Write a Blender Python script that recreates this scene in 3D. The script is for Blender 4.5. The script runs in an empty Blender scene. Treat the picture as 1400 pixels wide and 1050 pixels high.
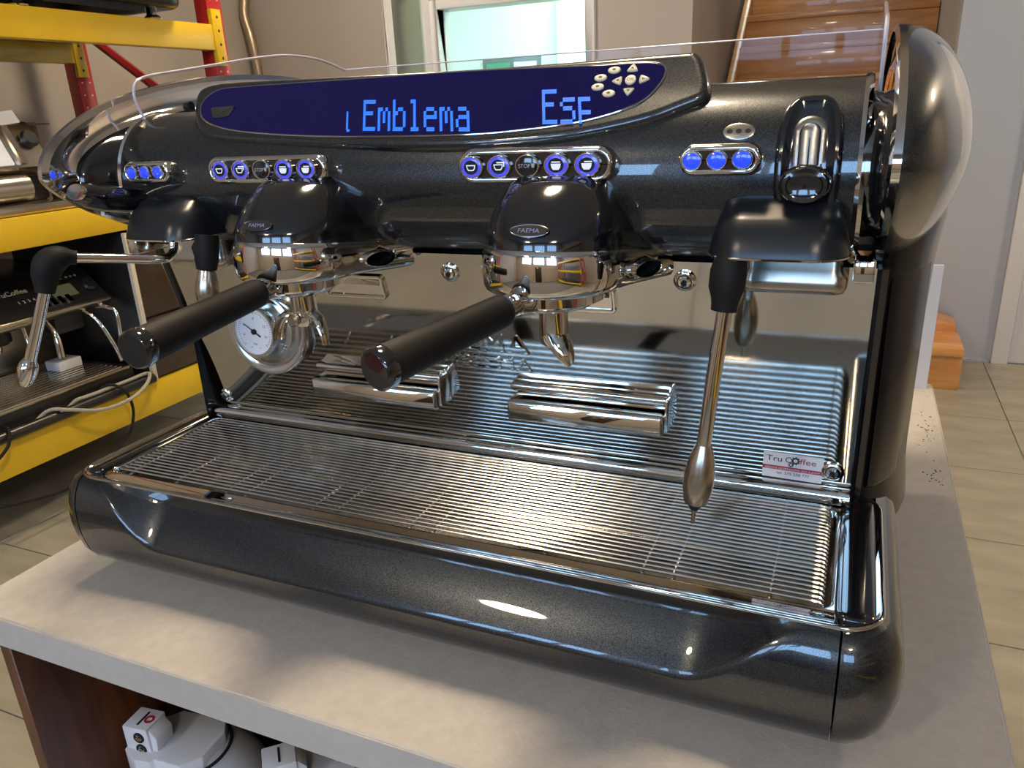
import bpy, bmesh, math, random
from mathutils import Vector as V, Matrix as M
random.seed(7)
S = bpy.context.scene
COL = S.collection
PI = math.pi

# ------------------------------------------------------------------ camera
CAM = V((0.358, -0.507, 0.482))
R = ((0.9170962, 0.0950492, -0.3871695), (0.3961830, -0.3255108, 0.8585347), (-0.0444248, -0.9407488, -0.3361816))
cd = bpy.data.cameras.new('camera')
cd.sensor_width = 36.0
cd.lens = 36.0 * 1055.0 / 1400.0
cd.clip_start = 0.02
cam = bpy.data.objects.new('camera', cd)
COL.objects.link(cam)
cam.matrix_world = M(((R[0][0], -R[0][1], -R[0][2], CAM.x), (R[1][0], -R[1][1], -R[1][2], CAM.y),
                      (R[2][0], -R[2][1], -R[2][2], CAM.z), (0, 0, 0, 1)))
S.camera = cam

# ------------------------------------------------------------------ world, daylight, exposure
w = bpy.data.worlds.new('world')
S.world = w
w.use_nodes = True
w.node_tree.nodes['Background'].inputs[0].default_value = (0.55, 0.72, 1.0, 1)
w.node_tree.nodes['Background'].inputs[1].default_value = 0.6
S.view_settings.view_transform = 'Standard'
S.view_settings.look = 'None'
S.view_settings.exposure = 0.12
S.view_settings.gamma = 1.0
S.view_settings.use_curve_mapping = False
FLOOR = -0.85
CEIL = 2.75
XL, XR, YB, YF = -3.4, 3.6, 3.9, -4.6


def area(name, loc, direction, sx, sy, power, color):
    l = bpy.data.lights.new(name, 'AREA')
    l.shape = 'RECTANGLE'
    l.size, l.size_y, l.energy, l.color = sx, sy, power, color
    o = bpy.data.objects.new(name, l)
    COL.objects.link(o)
    o.location = loc
    o.rotation_euler = V(direction).to_track_quat('-Z', 'Y').to_euler()
    return o


# daylight entering through the three windows of the wall behind the camera
WIN = [(-2.3, -0.9), (-0.55, 0.85), (1.2, 2.6)]
for a, b in WIN:
    area('window_daylight_offscreen', ((a + b) / 2, YF - 0.12, 1.3), (0, 1, 0), b - a, 1.25, 50, (0.33, 0.60, 1.0))
# light of the bright room behind the interior window
area('back_room_lamp_offscreen', (-1.3, 5.6, 1.95), (0, 0, -1), 1.8, 1.6, 115, (0.86, 1.0, 0.97))

# ------------------------------------------------------------------ materials
MATS = {}


def node_mat(name):
    m = bpy.data.materials.new(name)
    m.use_nodes = True
    nt = m.node_tree
    return m, nt, nt.nodes['Principled BSDF']


def mat(name, col, rough=0.5, metal=0.0, coat=0.0, bump=0.0, bscale=60.0, var=0.0, vscale=8.0, emit=None, estr=0.0,
        rvar=0.0, stretch=None, spec=0.5, coat_r=0.03):
    m, nt, p = node_mat(name)
    p.inputs['Base Color'].default_value = (*col, 1)
    p.inputs['Roughness'].default_value = rough
    p.inputs['Metallic'].default_value = metal
    p.inputs['Coat Weight'].default_value = coat
    p.inputs['Coat Roughness'].default_value = coat_r
    p.inputs['Specular IOR Level'].default_value = spec
    tc = nt.nodes.new('ShaderNodeTexCoord')
    src = tc.outputs['Object']
    if stretch:
        mp = nt.nodes.new('ShaderNodeMapping')
        mp.inputs['Scale'].default_value = stretch
        nt.links.new(src, mp.inputs[0])
        src = mp.outputs[0]
    if var:
        n = nt.nodes.new('ShaderNodeTexNoise')
        n.inputs['Scale'].default_value = vscale
        n.inputs['Detail'].default_value = 6
        nt.links.new(src, n.inputs['Vector'])
        r = nt.nodes.new('ShaderNodeValToRGB')
        r.color_ramp.elements[0].position = 0.3
        r.color_ramp.elements[1].position = 0.7
        r.color_ramp.elements[0].color = (*[c * (1 - var) for c in col], 1)
        r.color_ramp.elements[1].color = (*[min(1, c * (1 + var)) for c in col], 1)
        nt.links.new(n.outputs['Fac'], r.inputs[0])
        nt.links.new(r.outputs[0], p.inputs['Base Color'])
    if bump or rvar:
        n = nt.nodes.new('ShaderNodeTexNoise')
        n.inputs['Scale'].default_value = bscale
        n.inputs['Detail'].default_value = 4
        nt.links.new(src, n.inputs['Vector'])
        if bump:
            b = nt.nodes.new('ShaderNodeBump')
            b.inputs['Strength'].default_value = bump
            b.inputs['Distance'].default_value = 0.002
            nt.links.new(n.outputs['Fac'], b.inputs['Height'])
            nt.links.new(b.outputs[0], p.inputs['Normal'])
        if rvar:
            mr = nt.nodes.new('ShaderNodeMapRange')
            mr.inputs[3].default_value = max(0.0, rough - rvar)
            mr.inputs[4].default_value = rough + rvar
            nt.links.new(n.outputs['Fac'], mr.inputs[0])
            nt.links.new(mr.outputs[0], p.inputs['Roughness'])
    if emit:
        p.inputs['Emission Color'].default_value = (*emit, 1)
        p.inputs['Emission Strength'].default_value = estr
    MATS[name] = m
    return m


def flake_paint(name, col, flake):
    """dark metallic car paint with fine glittering flakes under a clear coat"""
    m, nt, p = node_mat(name)
    tc = nt.nodes.new('ShaderNodeTexCoord')
    vo = nt.nodes.new('ShaderNodeTexVoronoi')
    vo.inputs['Scale'].default_value = 2600
    nt.links.new(tc.outputs['Object'], vo.inputs['Vector'])
    r = nt.nodes.new('ShaderNodeValToRGB')
    r.color_ramp.elements[0].color = (*col, 1)
    r.color_ramp.elements[1].color = (*flake, 1)
    r.color_ramp.elements[0].position = 0.35
    sep = nt.nodes.new('ShaderNodeSeparateColor')
    nt.links.new(vo.outputs['Color'], sep.inputs[0])
    nt.links.new(sep.outputs[0], r.inputs[0])
    nt.links.new(r.outputs[0], p.inputs['Base Color'])
    p.inputs['Metallic'].default_value = 0.75
    p.inputs['Roughness'].default_value = 0.30
    p.inputs['Coat Weight'].default_value = 1.0
    p.inputs['Coat Roughness'].default_value = 0.02
    p.inputs['Coat IOR'].default_value = 1.6
    MATS[name] = m


def wood(name, c1, c2, scale, rough=0.45, coat=0.0, axis=(1, 1, 12)):
    m, nt, p = node_mat(name)
    tc = nt.nodes.new('ShaderNodeTexCoord')
    mp = nt.nodes.new('ShaderNodeMapping')
    mp.inputs['Scale'].default_value = axis
    nt.links.new(tc.outputs['Object'], mp.inputs[0])
    n = nt.nodes.new('ShaderNodeTexNoise')
    n.inputs['Scale'].default_value = scale
    n.inputs['Detail'].default_value = 8
    n.inputs['Distortion'].default_value = 1.2
    nt.links.new(mp.outputs[0], n.inputs['Vector'])
    r = nt.nodes.new('ShaderNodeValToRGB')
    r.color_ramp.elements[0].position = 0.35
    r.color_ramp.elements[1].position = 0.68
    r.color_ramp.elements[0].color = (*c1, 1)
    r.color_ramp.elements[1].color = (*c2, 1)
    nt.links.new(n.outputs['Fac'], r.inputs[0])
    nt.links.new(r.outputs[0], p.inputs['Base Color'])
    p.inputs['Roughness'].default_value = rough
    p.inputs['Coat Weight'].default_value = coat
    MATS[name] = m


def glass(name, tint, alpha=0.1):
    m, nt, p = node_mat(name)
    out = nt.nodes['Material Output']
    tr = nt.nodes.new('ShaderNodeBsdfTransparent')
    tr.inputs[0].default_value = (*tint, 1)
    gl = nt.nodes.new('ShaderNodeBsdfGlossy')
    gl.inputs['Roughness'].default_value = 0.02
    lw = nt.nodes.new('ShaderNodeLayerWeight')
    pw = nt.nodes.new('ShaderNodeMath')
    pw.operation = 'POWER'
    pw.inputs[1].default_value = 4.0
    fr = nt.nodes.new('ShaderNodeMath')
    fr.operation = 'MULTIPLY_ADD'
    fr.inputs[1].default_value = 0.2
    fr.inputs[2].default_value = 0.008
    mx = nt.nodes.new('ShaderNodeMixShader')
    nt.links.new(lw.outputs['Facing'], pw.inputs[0])
    nt.links.new(pw.outputs[0], fr.inputs[0])
    nt.links.new(fr.outputs[0], mx.inputs[0])
    nt.links.new(tr.outputs[0], mx.inputs[1])
    nt.links.new(gl.outputs[0], mx.inputs[2])
    nt.links.new(mx.outputs[0], out.inputs[0])
    MATS[name] = m


mat('chrome', (0.80, 0.77, 0.72), 0.045, 1.0)
mat('mirror_steel', (0.60, 0.57, 0.51), 0.05, 1.0)
mat('dark_chrome', (0.58, 0.56, 0.53), 0.05, 1.0)
mat('steel_wire', (0.78, 0.76, 0.71), 0.16, 1.0)
mat('brushed', (0.55, 0.50, 0.42), 0.24, 1.0)
mat('basin_steel', (0.22, 0.20, 0.17), 0.3, 1.0)
mat('lever_metal', (0.30, 0.285, 0.26), 0.3, 1.0)
flake_paint('paint', (0.014, 0.0155, 0.017), (0.070, 0.075, 0.078))
mat('black_gloss', (0.006, 0.007, 0.009), 0.12, 0.0, coat=1.0, spec=0.6)
mat('pillar_black', (0.005, 0.005, 0.006), 0.16, spec=0.3)
mat('black_plastic', (0.010, 0.012, 0.015), 0.28)
mat('rubber', (0.010, 0.009, 0.008), 0.6, bump=0.05, bscale=900, spec=0.22)
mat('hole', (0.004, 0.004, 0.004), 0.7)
mat('screen', (0.003, 0.003, 0.02), 0.05, spec=0.3, emit=(0.012, 0.006, 0.16), estr=0.2)
mat('lcd_text', (0.01, 0.05, 0.3), 0.4, emit=(0.012, 0.16, 1.0), estr=1.15)
mat('key', (0.74, 0.66, 0.46), 0.4)
mat('key_print', (0.06, 0.05, 0.04), 0.5)
mat('blue_led', (0.01, 0.02, 0.3), 0.2, coat=1.0, emit=(0.015, 0.07, 1.0), estr=0.85)
mat('violet_led', (0.03, 0.03, 0.3), 0.2, coat=1.0, emit=(0.07, 0.075, 0.75), estr=0.8)
mat('icon_white', (0.85, 0.85, 0.9), 0.4, emit=(0.8, 0.85, 1.0), estr=0.35)
mat('badge_blue', (0.20, 0.22, 0.45), 0.4)
mat('badge_rim', (0.12, 0.12, 0.12), 0.2, 1.0)
mat('grey_print', (0.45, 0.45, 0.45), 0.5)
mat('dial_white', (0.78, 0.79, 0.82), 0.35)
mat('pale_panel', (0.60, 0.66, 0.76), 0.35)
mat('alu', (0.72, 0.72, 0.70), 0.2, 1.0)
mat('sticker_white', (0.74, 0.73, 0.74), 0.4)
mat('sticker_red', (0.36, 0.015, 0.04), 0.45)
mat('sticker_black', (0.03, 0.025, 0.03), 0.5)
mat('laminate', (0.485, 0.455, 0.415), 0.55, var=0.07, vscale=90, bump=0.12, bscale=260)
mat('laminate_edge', (0.485, 0.455, 0.415), 0.5, var=0.05, vscale=60)
wood('walnut', (0.055, 0.016, 0.006), (0.16, 0.052, 0.018), 5, 0.42, 0.2, (6, 6, 0.6))
wood('pine', (0.30, 0.155, 0.075), (0.40, 0.22, 0.115), 2.2, 0.45, 0.1, (0.6, 6, 6))
wood('orange_wood', (0.52, 0.22, 0.06), (0.72, 0.36, 0.12), 2.2, 0.35, 0.3, (0.6, 6, 6))
mat('wall_paint', (0.41, 0.37, 0.335), 0.8, var=0.05, vscale=1.5, bump=0.1, bscale=90)
mat('wall_grey', (0.39, 0.42, 0.47), 0.8, var=0.04, vscale=1.5, bump=0.1, bscale=90)
mat('wall_warm', (0.36, 0.27, 0.2), 0.85, var=0.06, vscale=2)
mat('white_room', (0.78, 0.86, 0.83), 0.7)
mat('ceiling_paint', (0.62, 0.60, 0.56), 0.85)
mat('white_trim', (0.67, 0.67, 0.68), 0.4)
mat('tile', (0.30, 0.275, 0.215), 0.36, var=0.18, vscale=3.5, bump=0.05, bscale=40, rvar=0.08, stretch=(1, 3, 1))
mat('grout', (0.15, 0.135, 0.11), 0.9)
mat('rack_yellow', (0.70, 0.46, 0.012), 0.42, var=0.06, vscale=4, coat=0.15)
mat('rack_red', (0.38, 0.015, 0.018), 0.4, coat=0.15)
mat('white_plastic', (0.66, 0.68, 0.72), 0.3, coat=0.2)
mat('black_paint', (0.012, 0.012, 0.013), 0.3)
mat('brown_panel', (0.035, 0.020, 0.012), 0.25, coat=0.5)
mat('light_edge', (0.62, 0.56, 0.46), 0.4)
mat('cable_grey', (0.30, 0.28, 0.22), 0.5)
mat('cardboard', (0.20, 0.13, 0.075), 0.8, var=0.1)
mat('paper', (0.72, 0.72, 0.74), 0.7)
mat('lcd_green', (0.13, 0.14, 0.09), 0.3)
mat('wall_dark', (0.13, 0.115, 0.10), 0.8, var=0.08, vscale=2)
mat('braid', (0.42, 0.34, 0.26), 0.35, 0.8, bump=0.6, bscale=160)
for nm_, st_ in (('lamp_glow', 115),):
    mat(nm_, (1, 0.9, 0.75), 0.5, emit=(1.0, 0.79, 0.54), estr=st_)
mat('lamp_body', (0.35, 0.35, 0.35), 0.5)
mat('poster_green', (0.10, 0.35, 0.24), 0.5)
mat('poster_grey', (0.16, 0.2, 0.2), 0.5)
mat('coffee_grounds', (0.05, 0.03, 0.02), 0.9)
glass('acrylic', (0.97, 0.97, 0.98))
glass('window_glass', (0.9, 0.98, 0.95))
mat('acrylic_edge', (0.62, 0.60, 0.68), 0.15, coat=0.5)

# ------------------------------------------------------------------ mesh helpers
ORG = {}


def frame(o, u, v, n=None):
    o, u, v = V(o), V(u).normalized(), V(v).normalized()
    n = V(n).normalized() if n else u.cross(v).normalized()
    return M(((u.x, v.x, n.x, o.x), (u.y, v.y, n.y, o.y), (u.z, v.z, n.z, o.z), (0, 0, 0, 1)))


FR = lambda x, y, z: frame((x, y, z), (1, 0, 0), (0, 0, 1))   # faces -y: local x -> X, local y -> Z, local z -> -Y


class B:
    def __init__(s):
        s.v, s.f = [], []

    def add(s, vs, fs, m=None):
        k = len(s.v)
        s.v += [(m @ V(a)) if m else V(a) for a in vs]
        s.f += [[i + k for i in f] for f in fs]
        return s

    def box(s, x0, x1, y0, y1, z0, z1, m=None):
        vs = [(x, y, z) for x in (x0, x1) for y in (y0, y1) for z in (z0, z1)]
        return s.add(vs, [(0, 1, 3, 2), (4, 6, 7, 5), (0, 4, 5, 1), (2, 3, 7, 6), (0, 2, 6, 4), (1, 5, 7, 3)], m)

    def loft(s, rings, m=None, cap0=True, cap1=True, closed=True):
        n = len(rings[0])
        vs = [p for r in rings for p in r]
        fs = []
        for i in range(len(rings) - 1):
            for j in range(n if closed else n - 1):
                a, b = i * n + j, i * n + (j + 1) % n
                fs.append((a, b, b + n, a + n))
        if cap0:
            fs.append(tuple(range(n - 1, -1, -1)))
        if cap1:
            fs.append(tuple(range((len(rings) - 1) * n, len(rings) * n)))
        return s.add(vs, fs, m)

    def prism(s, poly, h0, h1, m=None):
        return s.loft([[(x, y, h0) for x, y in poly], [(x, y, h1) for x, y in poly]], m)

    def dome(s, poly, levels, m=None, c=None):
        """stack of outlines: levels = [(offset, height)]"""
        return s.loft([[(x, y, h) for x, y in offs(poly, d)] for d, h in levels], m)

    def tube(s, path, r, n=10, cap=True):
        path = [V(p) for p in path]
        rs = r if isinstance(r, (list, tuple)) else [r] * len(path)
        rings, up = [], None
        for i, p in enumerate(path):
            t = (path[min(i + 1, len(path) - 1)] - path[max(i - 1, 0)]).normalized()
            if up is None:
                up = t.cross(V((0.31, 0.17, 0.93)))
                if up.length < 0.01:
                    up = t.cross(V((1, 0, 0)))
            up = (up - t * up.dot(t)).normalized()
            w_ = t.cross(up)
            rings.append([p + (up * math.cos(a) + w_ * math.sin(a)) * rs[i] for a in [2 * PI * k / n for k in range(n)]])
        return s.loft(rings, None, cap, cap)

    def lathe(s, prof, m=None, n=32, cap=True, sx=1.0, sy=1.0):
        """prof = [(radius, height along local z)]"""
        return s.loft([[(r * sx * math.cos(2 * PI * k / n), r * sy * math.sin(2 * PI * k / n), h) for k in range(n)] for r, h in prof], m, cap, cap)

    def text(s, body, size, ext, m, align='CENTER', spacing=1.0, sx=1.0):
        c = bpy.data.curves.new('t', 'FONT')
        c.body, c.size, c.extrude, c.align_x, c.space_character = body, size, ext, align, spacing
        c.resolution_u = 3
        o = bpy.data.objects.new('t', c)
        COL.objects.link(o)
        bpy.context.view_layer.update()
        dg = bpy.context.evaluated_depsgraph_get()
        me = o.evaluated_get(dg).to_mesh()
        s.add([(a.co.x * sx, a.co.y, a.co.z) for a in me.vertices], [tuple(p.vertices) for p in me.polygons], m)
        bpy.data.objects.remove(o)
        bpy.data.curves.remove(c)
        return s

    def build(s, name, material, parent=None, bevel=0.0, seg=2, ang=38, flat=False, origin=None):
        bm = bmesh.new()
        vs = [bm.verts.new(p) for p in s.v]
        for f in s.f:
            try:
                bm.faces.new([vs[i] for i in f])
            except ValueError:
                pass
        bmesh.ops.remove_doubles(bm, verts=bm.verts, dist=1e-6)
        bmesh.ops.recalc_face_normals(bm, faces=bm.faces)
        if bevel:
            ed = [e for e in bm.edges if e.is_manifold and e.calc_face_angle(0) > math.radians(30)]
            bmesh.ops.bevel(bm, geom=ed, offset=bevel, segments=seg, profile=0.5, affect='EDGES', clamp_overlap=True)
        if parent is not None:
            org = ORG[parent.name]
        elif origin is not None:
            org = V(origin)
        else:
            xs, ys, zs = [[q.co[i] for q in bm.verts] for i in range(3)]
            org = V(((min(xs) + max(xs)) / 2, (min(ys) + max(ys)) / 2, min(zs)))
        bmesh.ops.translate(bm, verts=bm.verts, vec=-org)
        me = bpy.data.meshes.new(name)
        bm.to_mesh(me)
        bm.free()
        me.materials.append(MATS[material])
        if not flat:
            me.shade_smooth()
            me.set_sharp_from_angle(angle=math.radians(ang))
        o = bpy.data.objects.new(name, me)
        COL.objects.link(o)
        if parent is not None:
            o.parent = parent
        else:
            o.location = org
        ORG[o.name] = org
        return o


def tag(o, label, cat, group=None):
    o['label'] = label
    o['category'] = cat
    if group:
        o['group'] = group
    return o


def thing(name, label, cat, loc, group=None):
    o = bpy.data.objects.new(name, None)
    o.empty_display_size = 0.05
    COL.objects.link(o)
    o.location = loc
    ORG[o.name] = V(loc)
    return tag(o, label, cat, group)


def struct(o):
    o['kind'] = 'structure'
    return o


def inst(src, d, parent=None):
    o = src.copy()
    COL.objects.link(o)
    o.parent = parent if parent is not None else src.parent
    o.location = src.location + V(d)
    ORG[o.name] = ORG[src.name] + V(d)
    return o


def offs(poly, d):
    """move a closed outline inwards (d < 0) or outwards along its normals (counter-clockwise outline)"""
    if abs(d) < 1e-9:
        return list(poly)
    n, out = len(poly), []
    for i in range(n):
        a, b, c = V((*poly[i - 1], 0)), V((*poly[i], 0)), V((*poly[(i + 1) % n], 0))
        t = (c - a).normalized()
        out.append((b.x + t.y * d, b.y - t.x * d))
    return out


def smooth_poly(pts, k=4, closed=True):
    n, out = len(pts), []
    for i in range(n if closed else n - 1):
        g = lambda j: pts[j % n] if closed else pts[max(0, min(n - 1, j))]
        p = [V((*g(i + q), 0)) if len(g(i)) == 2 else V(g(i + q)) for q in (-1, 0, 1, 2)]
        for j in range(k):
            t = j / k
            q = 0.5 * ((2 * p[1]) + (p[2] - p[0]) * t + (2 * p[0] - 5 * p[1] + 4 * p[2] - p[3]) * t * t + (3 * p[1] - p[0] - 3 * p[2] + p[3]) * t ** 3)
            out.append((q.x, q.y) if len(pts[0]) == 2 else tuple(q))
    if not closed:
        out.append(tuple(pts[-1]))
    return out


def rrect(x0, x1, y0, y1, r, k=5):
    out = []
    for cx, cy, a0 in ((x1 - r, y1 - r, 0), (x0 + r, y1 - r, 90), (x0 + r, y0 + r, 180), (x1 - r, y0 + r, 270)):
        for i in range(k + 1):
            a = math.radians(a0 + 90 * i / k)
            out.append((cx + r * math.cos(a), cy + r * math.sin(a)))
    return out


def ell(cx, cy, a, b, n=24):
    return [(cx + a * math.cos(2 * PI * k / n), cy + b * math.sin(2 * PI * k / n)) for k in range(n)]


def sstep(a, b, x):
    t = max(0.0, min(1.0, (x - a) / (b - a)))
    return t * t * (3 - 2 * t)


def lerp(a, b, t):
    return a + (b - a) * t


# ================================================================== the room
fl = struct(B().box(XL - .1, XR + .1, YF - .1, 8.0, FLOOR - .1, FLOOR - .004).build('floor', 'grout', flat=True, origin=(0, 0, FLOOR)))
TX, TY = 1.09, 0.541
proto = None
for i in range(-5, 4):
    for j in range(-4, 9):
        x0, y0 = 1.03 + (i - 1) * TX - (TX / 2 if (j % 2) else 0) * 0, 1.443 + (j - 1) * TY
        if x0 > XR or x0 + TX < XL or y0 > 7.4:
            continue
        if proto is None:
            proto = B().box(x0 + .0018, x0 + TX - .0018, y0 + .0018, y0 + TY - .0018, FLOOR - .01, FLOOR).build('floor_tile', 'tile', fl, bevel=.0012, seg=1)
            p0 = (x0, y0)
        else:
            inst(proto, (x0 - p0[0], y0 - p0[1], 0), fl)

# back wall with the interior window opening and the stair well to its right
WX0, WX1, WZ0, WZ1 = -1.985, -1.08, 0.25, 1.04
b = B()
b.box(XL, WX0 - .05, YB, YB + .14, FLOOR, CEIL).box(WX1 + .05, -0.51, YB, YB + .14, FLOOR, CEIL)
b.box(WX0 - .05, WX1 + .05, YB, YB + .14, WZ1 + .05, CEIL).box(WX0 - .05, WX1 + .05, YB, YB + .14, FLOOR, WZ0 - .04)
struct(b.build('wall_back', 'wall_paint', flat=True))
struct(B().box(0.72, XR, YB, YB + .14, FLOOR, CEIL).build('wall_back_right', 'wall_grey', flat=True))
struct(B().box(-0.65, -0.51, YB + .14, 7.4, FLOOR, CEIL).build('wall_stairwell_left', 'wall_paint', flat=True))
struct(B().box(0.72, 0.86, YB + .14, 7.4, FLOOR, CEIL).build('wall_stairwell_right', 'wall_paint', flat=True))
struct(B().box(-0.65, 0.86, 7.4, 7.5, FLOOR, CEIL).build('wall_stairwell_end', 'wall_paint', flat=True))
struct(B().box(XL - .12, XL, YF, YB + .14, FLOOR, CEIL).build('wall_left', 'wall_paint', flat=True))
struct(B().box(XR, XR + .12, YF, YB + .14, FLOOR, CEIL).build('wall_right', 'wall_paint', flat=True))
b = B()
edges = [XL] + [q for p_ in WIN for q in p_] + [XR]
for i in range(0, len(edges), 2):
    b.box(edges[i], edges[i + 1], YF - .12, YF, FLOOR, CEIL)
for a, c in WIN:
    b.box(a, c, YF - .12, YF, FLOOR, .68).box(a, c, YF - .12, YF, 1.92, CEIL)
struct(b.build('wall_front', 'wall_paint', flat=True))
struct(B().box(XL, XR, YF, 7.5, CEIL, CEIL + .1).build('ceiling', 'ceiling_paint', flat=True))
b = B()
b.box(XL, -.51, YB - .014, YB, FLOOR, FLOOR + .07)
struct(b.build('baseboard_back', 'wall_grey', flat=True))
struct(B().box(.73, 1.055, YB - .014, YB, FLOOR, FLOOR + .012).build('baseboard_back_right', 'wall_grey', flat=True))
# windows behind the camera: white frames and mullions
for k, (a, c) in enumerate(WIN):
    b = B().box(a, c, YF - .06, YF - .01, .68, .73).box(a, c, YF - .06, YF - .01, 1.87, 1.92)
    for q in range(5):
        x = a + (c - a) * q / 4
        b.box(max(a, x - .025), min(c, x + .025), YF - .06, YF - .01, .73, 1.87)
    struct(b.build('window_%d' % (k + 2), 'white_trim', flat=True))
struct(B().box(-.35, .45, YF, YF + .05, FLOOR, .45).build('door_2', 'brown_panel', bevel=.01))

# interior window to the bright room
wf = struct(B().box(WX0 - .05, WX0, YB - .03, YB + .14, WZ0, WZ1 + .05).box(WX1, WX1 + .05, YB - .03, YB + .14, WZ0, WZ1 + .05)
            .box(WX0, WX1, YB - .03, YB + .14, WZ1, WZ1 + .05).box(WX0, WX1, YB - .03, YB + .14, WZ0 - .04, WZ0).build('window_1', 'white_trim', bevel=.004))
B().box(WX0, WX1, YB + .07, YB + .076, WZ0, WZ1).build('pane', 'window_glass', wf, flat=True)
# opened casement sash swung towards the room at the left jamb
hinge = V((WX0 - .05, YB - .03, 0))
dr = V((-.14, -.30, 0)).normalized()
fm = frame(hinge, dr, (0, 0, 1))
sb = B().box(0, .30, WZ0, WZ0 + .05, 0, .03, fm).box(0, .30, WZ1 + .25, WZ1 + .30, 0, .03, fm)
sb.box(0, .045, WZ0, WZ1 + .3, 0, .03, fm).box(.255, .30, WZ0, WZ1 + .3, 0, .03, fm)
so = sb.build('sash', 'white_trim', wf, bevel=.003)
B().box(.045, .255, WZ0 + .05, WZ1 + .25, .012, .018, fm).build('sash_pane', 'window_glass', wf, flat=True)
# the room beyond
struct(B().box(-3.4, -0.66, 6.6, 6.7, FLOOR, CEIL).build('wall_back_room', 'white_room', flat=True))
struct(B().box(-3.5, -3.4, YB + .14, 6.7, FLOOR, CEIL).build('wall_back_room_left', 'white_room', flat=True))
struct(B().box(-0.70, -0.655, YB + .14, 6.6, FLOOR, CEIL).build('wall_back_room_right', 'white_room', flat=True))
struct(B().box(-2.2, -2.12, 6.48, 6.6, FLOOR, CEIL).build('trim_1', 'white_room', flat=True))
t = thing('notice_board', 'green notice board on the wall of the bright room beyond the window', 'notice board', (-2.68, 6.59, .55))
B().box(-2.98, -2.40, 6.575, 6.6, .56, .92).build('panel', 'poster_grey', t)
B().box(-2.94, -2.70, 6.565, 6.575, .60, .88).build('sheet', 'poster_green', t)
B().box(-2.66, -2.44, 6.565, 6.575, .62, .88).build('sheet', 'white_room', t)
t = thing('wall_cabinet', 'small pale cabinet with grey doors in the bright room beyond the window', 'cabinet', (-1.87, 6.5, .40))
B().box(-2.05, -1.70, 6.42, 6.6, .42, .80).build('body', 'white_room', t, bevel=.006)
B().box(-2.04, -1.88, 6.405, 6.42, .44, .78).build('door', 'poster_grey', t)
B().box(-1.87, -1.71, 6.405, 6.42, .44, .78).build('door', 'lamp_body', t)

# door on the right of the back wall
d = struct(B().box(1.062, 1.135, YB - .03, YB, FLOOR, 1.3).box(1.062, 2.05, YB - .03, YB, 1.23, 1.3).box(1.975, 2.05, YB - .03, YB, FLOOR, 1.3).build('door_1', 'white_trim', bevel=.004))
B().box(1.135, 1.975, YB - .012, YB, FLOOR + .006, 1.23).build('door_leaf', 'white_trim', d, bevel=.003)
B().tube([(1.9, YB - .012, .15), (1.9, YB - .06, .15), (1.78, YB - .06, .15)], .009).build('door_handle', 'brushed', d)

# wooden staircase
st = thing('staircase', 'pine staircase rising behind the dark espresso machine', 'staircase', (0.2, 3.45, FLOOR))
RS, GO, SX0, SX1, SY = 0.205, 0.25, -0.44, 0.875, 3.38
for k in range(11):
    z, y = FLOOR + RS * (k + 1), SY + GO * k
    B().box(SX0, SX1 if k < 1 else .715, y + .02, y + .05, z - RS, z - .04).build('riser', 'orange_wood', st, bevel=.002)
    B().box(SX0, SX1 if k < 1 else .715, y, y + GO + (.05 if k != 1 else .02), z - .04, z).build('tread', 'orange_wood', st, bevel=.006)
B().prism([(.72, FLOOR), (.862, FLOOR), (.862, FLOOR + .235), (.72, FLOOR + .275)], -.10, .10, frame((0, 3.78, 0), (1, 0, 0), (0, 0, 1))).build('end_block', 'orange_wood', st, bevel=.003)
strg = B()
prof = [(SY - .05, FLOOR + .02), (SY - .05, FLOOR + .35), (SY + 11 * GO, FLOOR + .35 + 11.6 * RS), (SY + 11 * GO, FLOOR + 11.6 * RS)]
m_ = M(((0, 0, 1, 0), (1, 0, 0, 0), (0, 1, 0, 0), (0, 0, 0, 1)))
strg.prism([(a + .35, c) for a, c in prof], SX0 - .045, SX0, m_)
strg.build('stringer', 'orange_wood', st, bevel=.003)


# ceiling lamps
def lamp(x, y, lab, glow='lamp_glow'):
    t = thing('ceiling_lamp_offscreen', lab, 'lamp', (x, y, CEIL - .5))
    B().lathe([(.012, CEIL - .005), (.012, CEIL - .30)], M.Translation((x, y, 0)), 10).build('rod', 'lamp_body', t)
    B().lathe([(.03, CEIL - .30), (.07, CEIL - .32), (.10, CEIL - .38), (.22, CEIL - .47), (.235, CEIL - .50), (.21, CEIL - .49), (.09, CEIL - .39)],
              M.Translation((x, y, 0)), 32).build('shade', 'lamp_body', t)
    B().lathe([(.02, CEIL - .486), (.2, CEIL - .486), (.2, CEIL - .494), (.02, CEIL - .494)], M.Translation((x, y, 0)), 32).build('diffuser_offscreen', glow, t)


LAMPS = [(-.22, .54, 'round ceiling lamp hanging over the workbench', 'lamp_glow'),
         (-1.7, 2.4, 'round ceiling lamp hanging between the yellow rack and the interior window', 'lamp_glow'),
         (2.5, 2.7, 'round ceiling lamp hanging near the white door', 'lamp_glow'),
         (-1.3, -3.2, 'round ceiling lamp hanging beside the left rack near the daylight windows', 'lamp_glow'),
         (1.6, -3.2, 'round ceiling lamp hanging beside the empty rack', 'lamp_glow')]
for L in LAMPS:
    lamp(*L)


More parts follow.
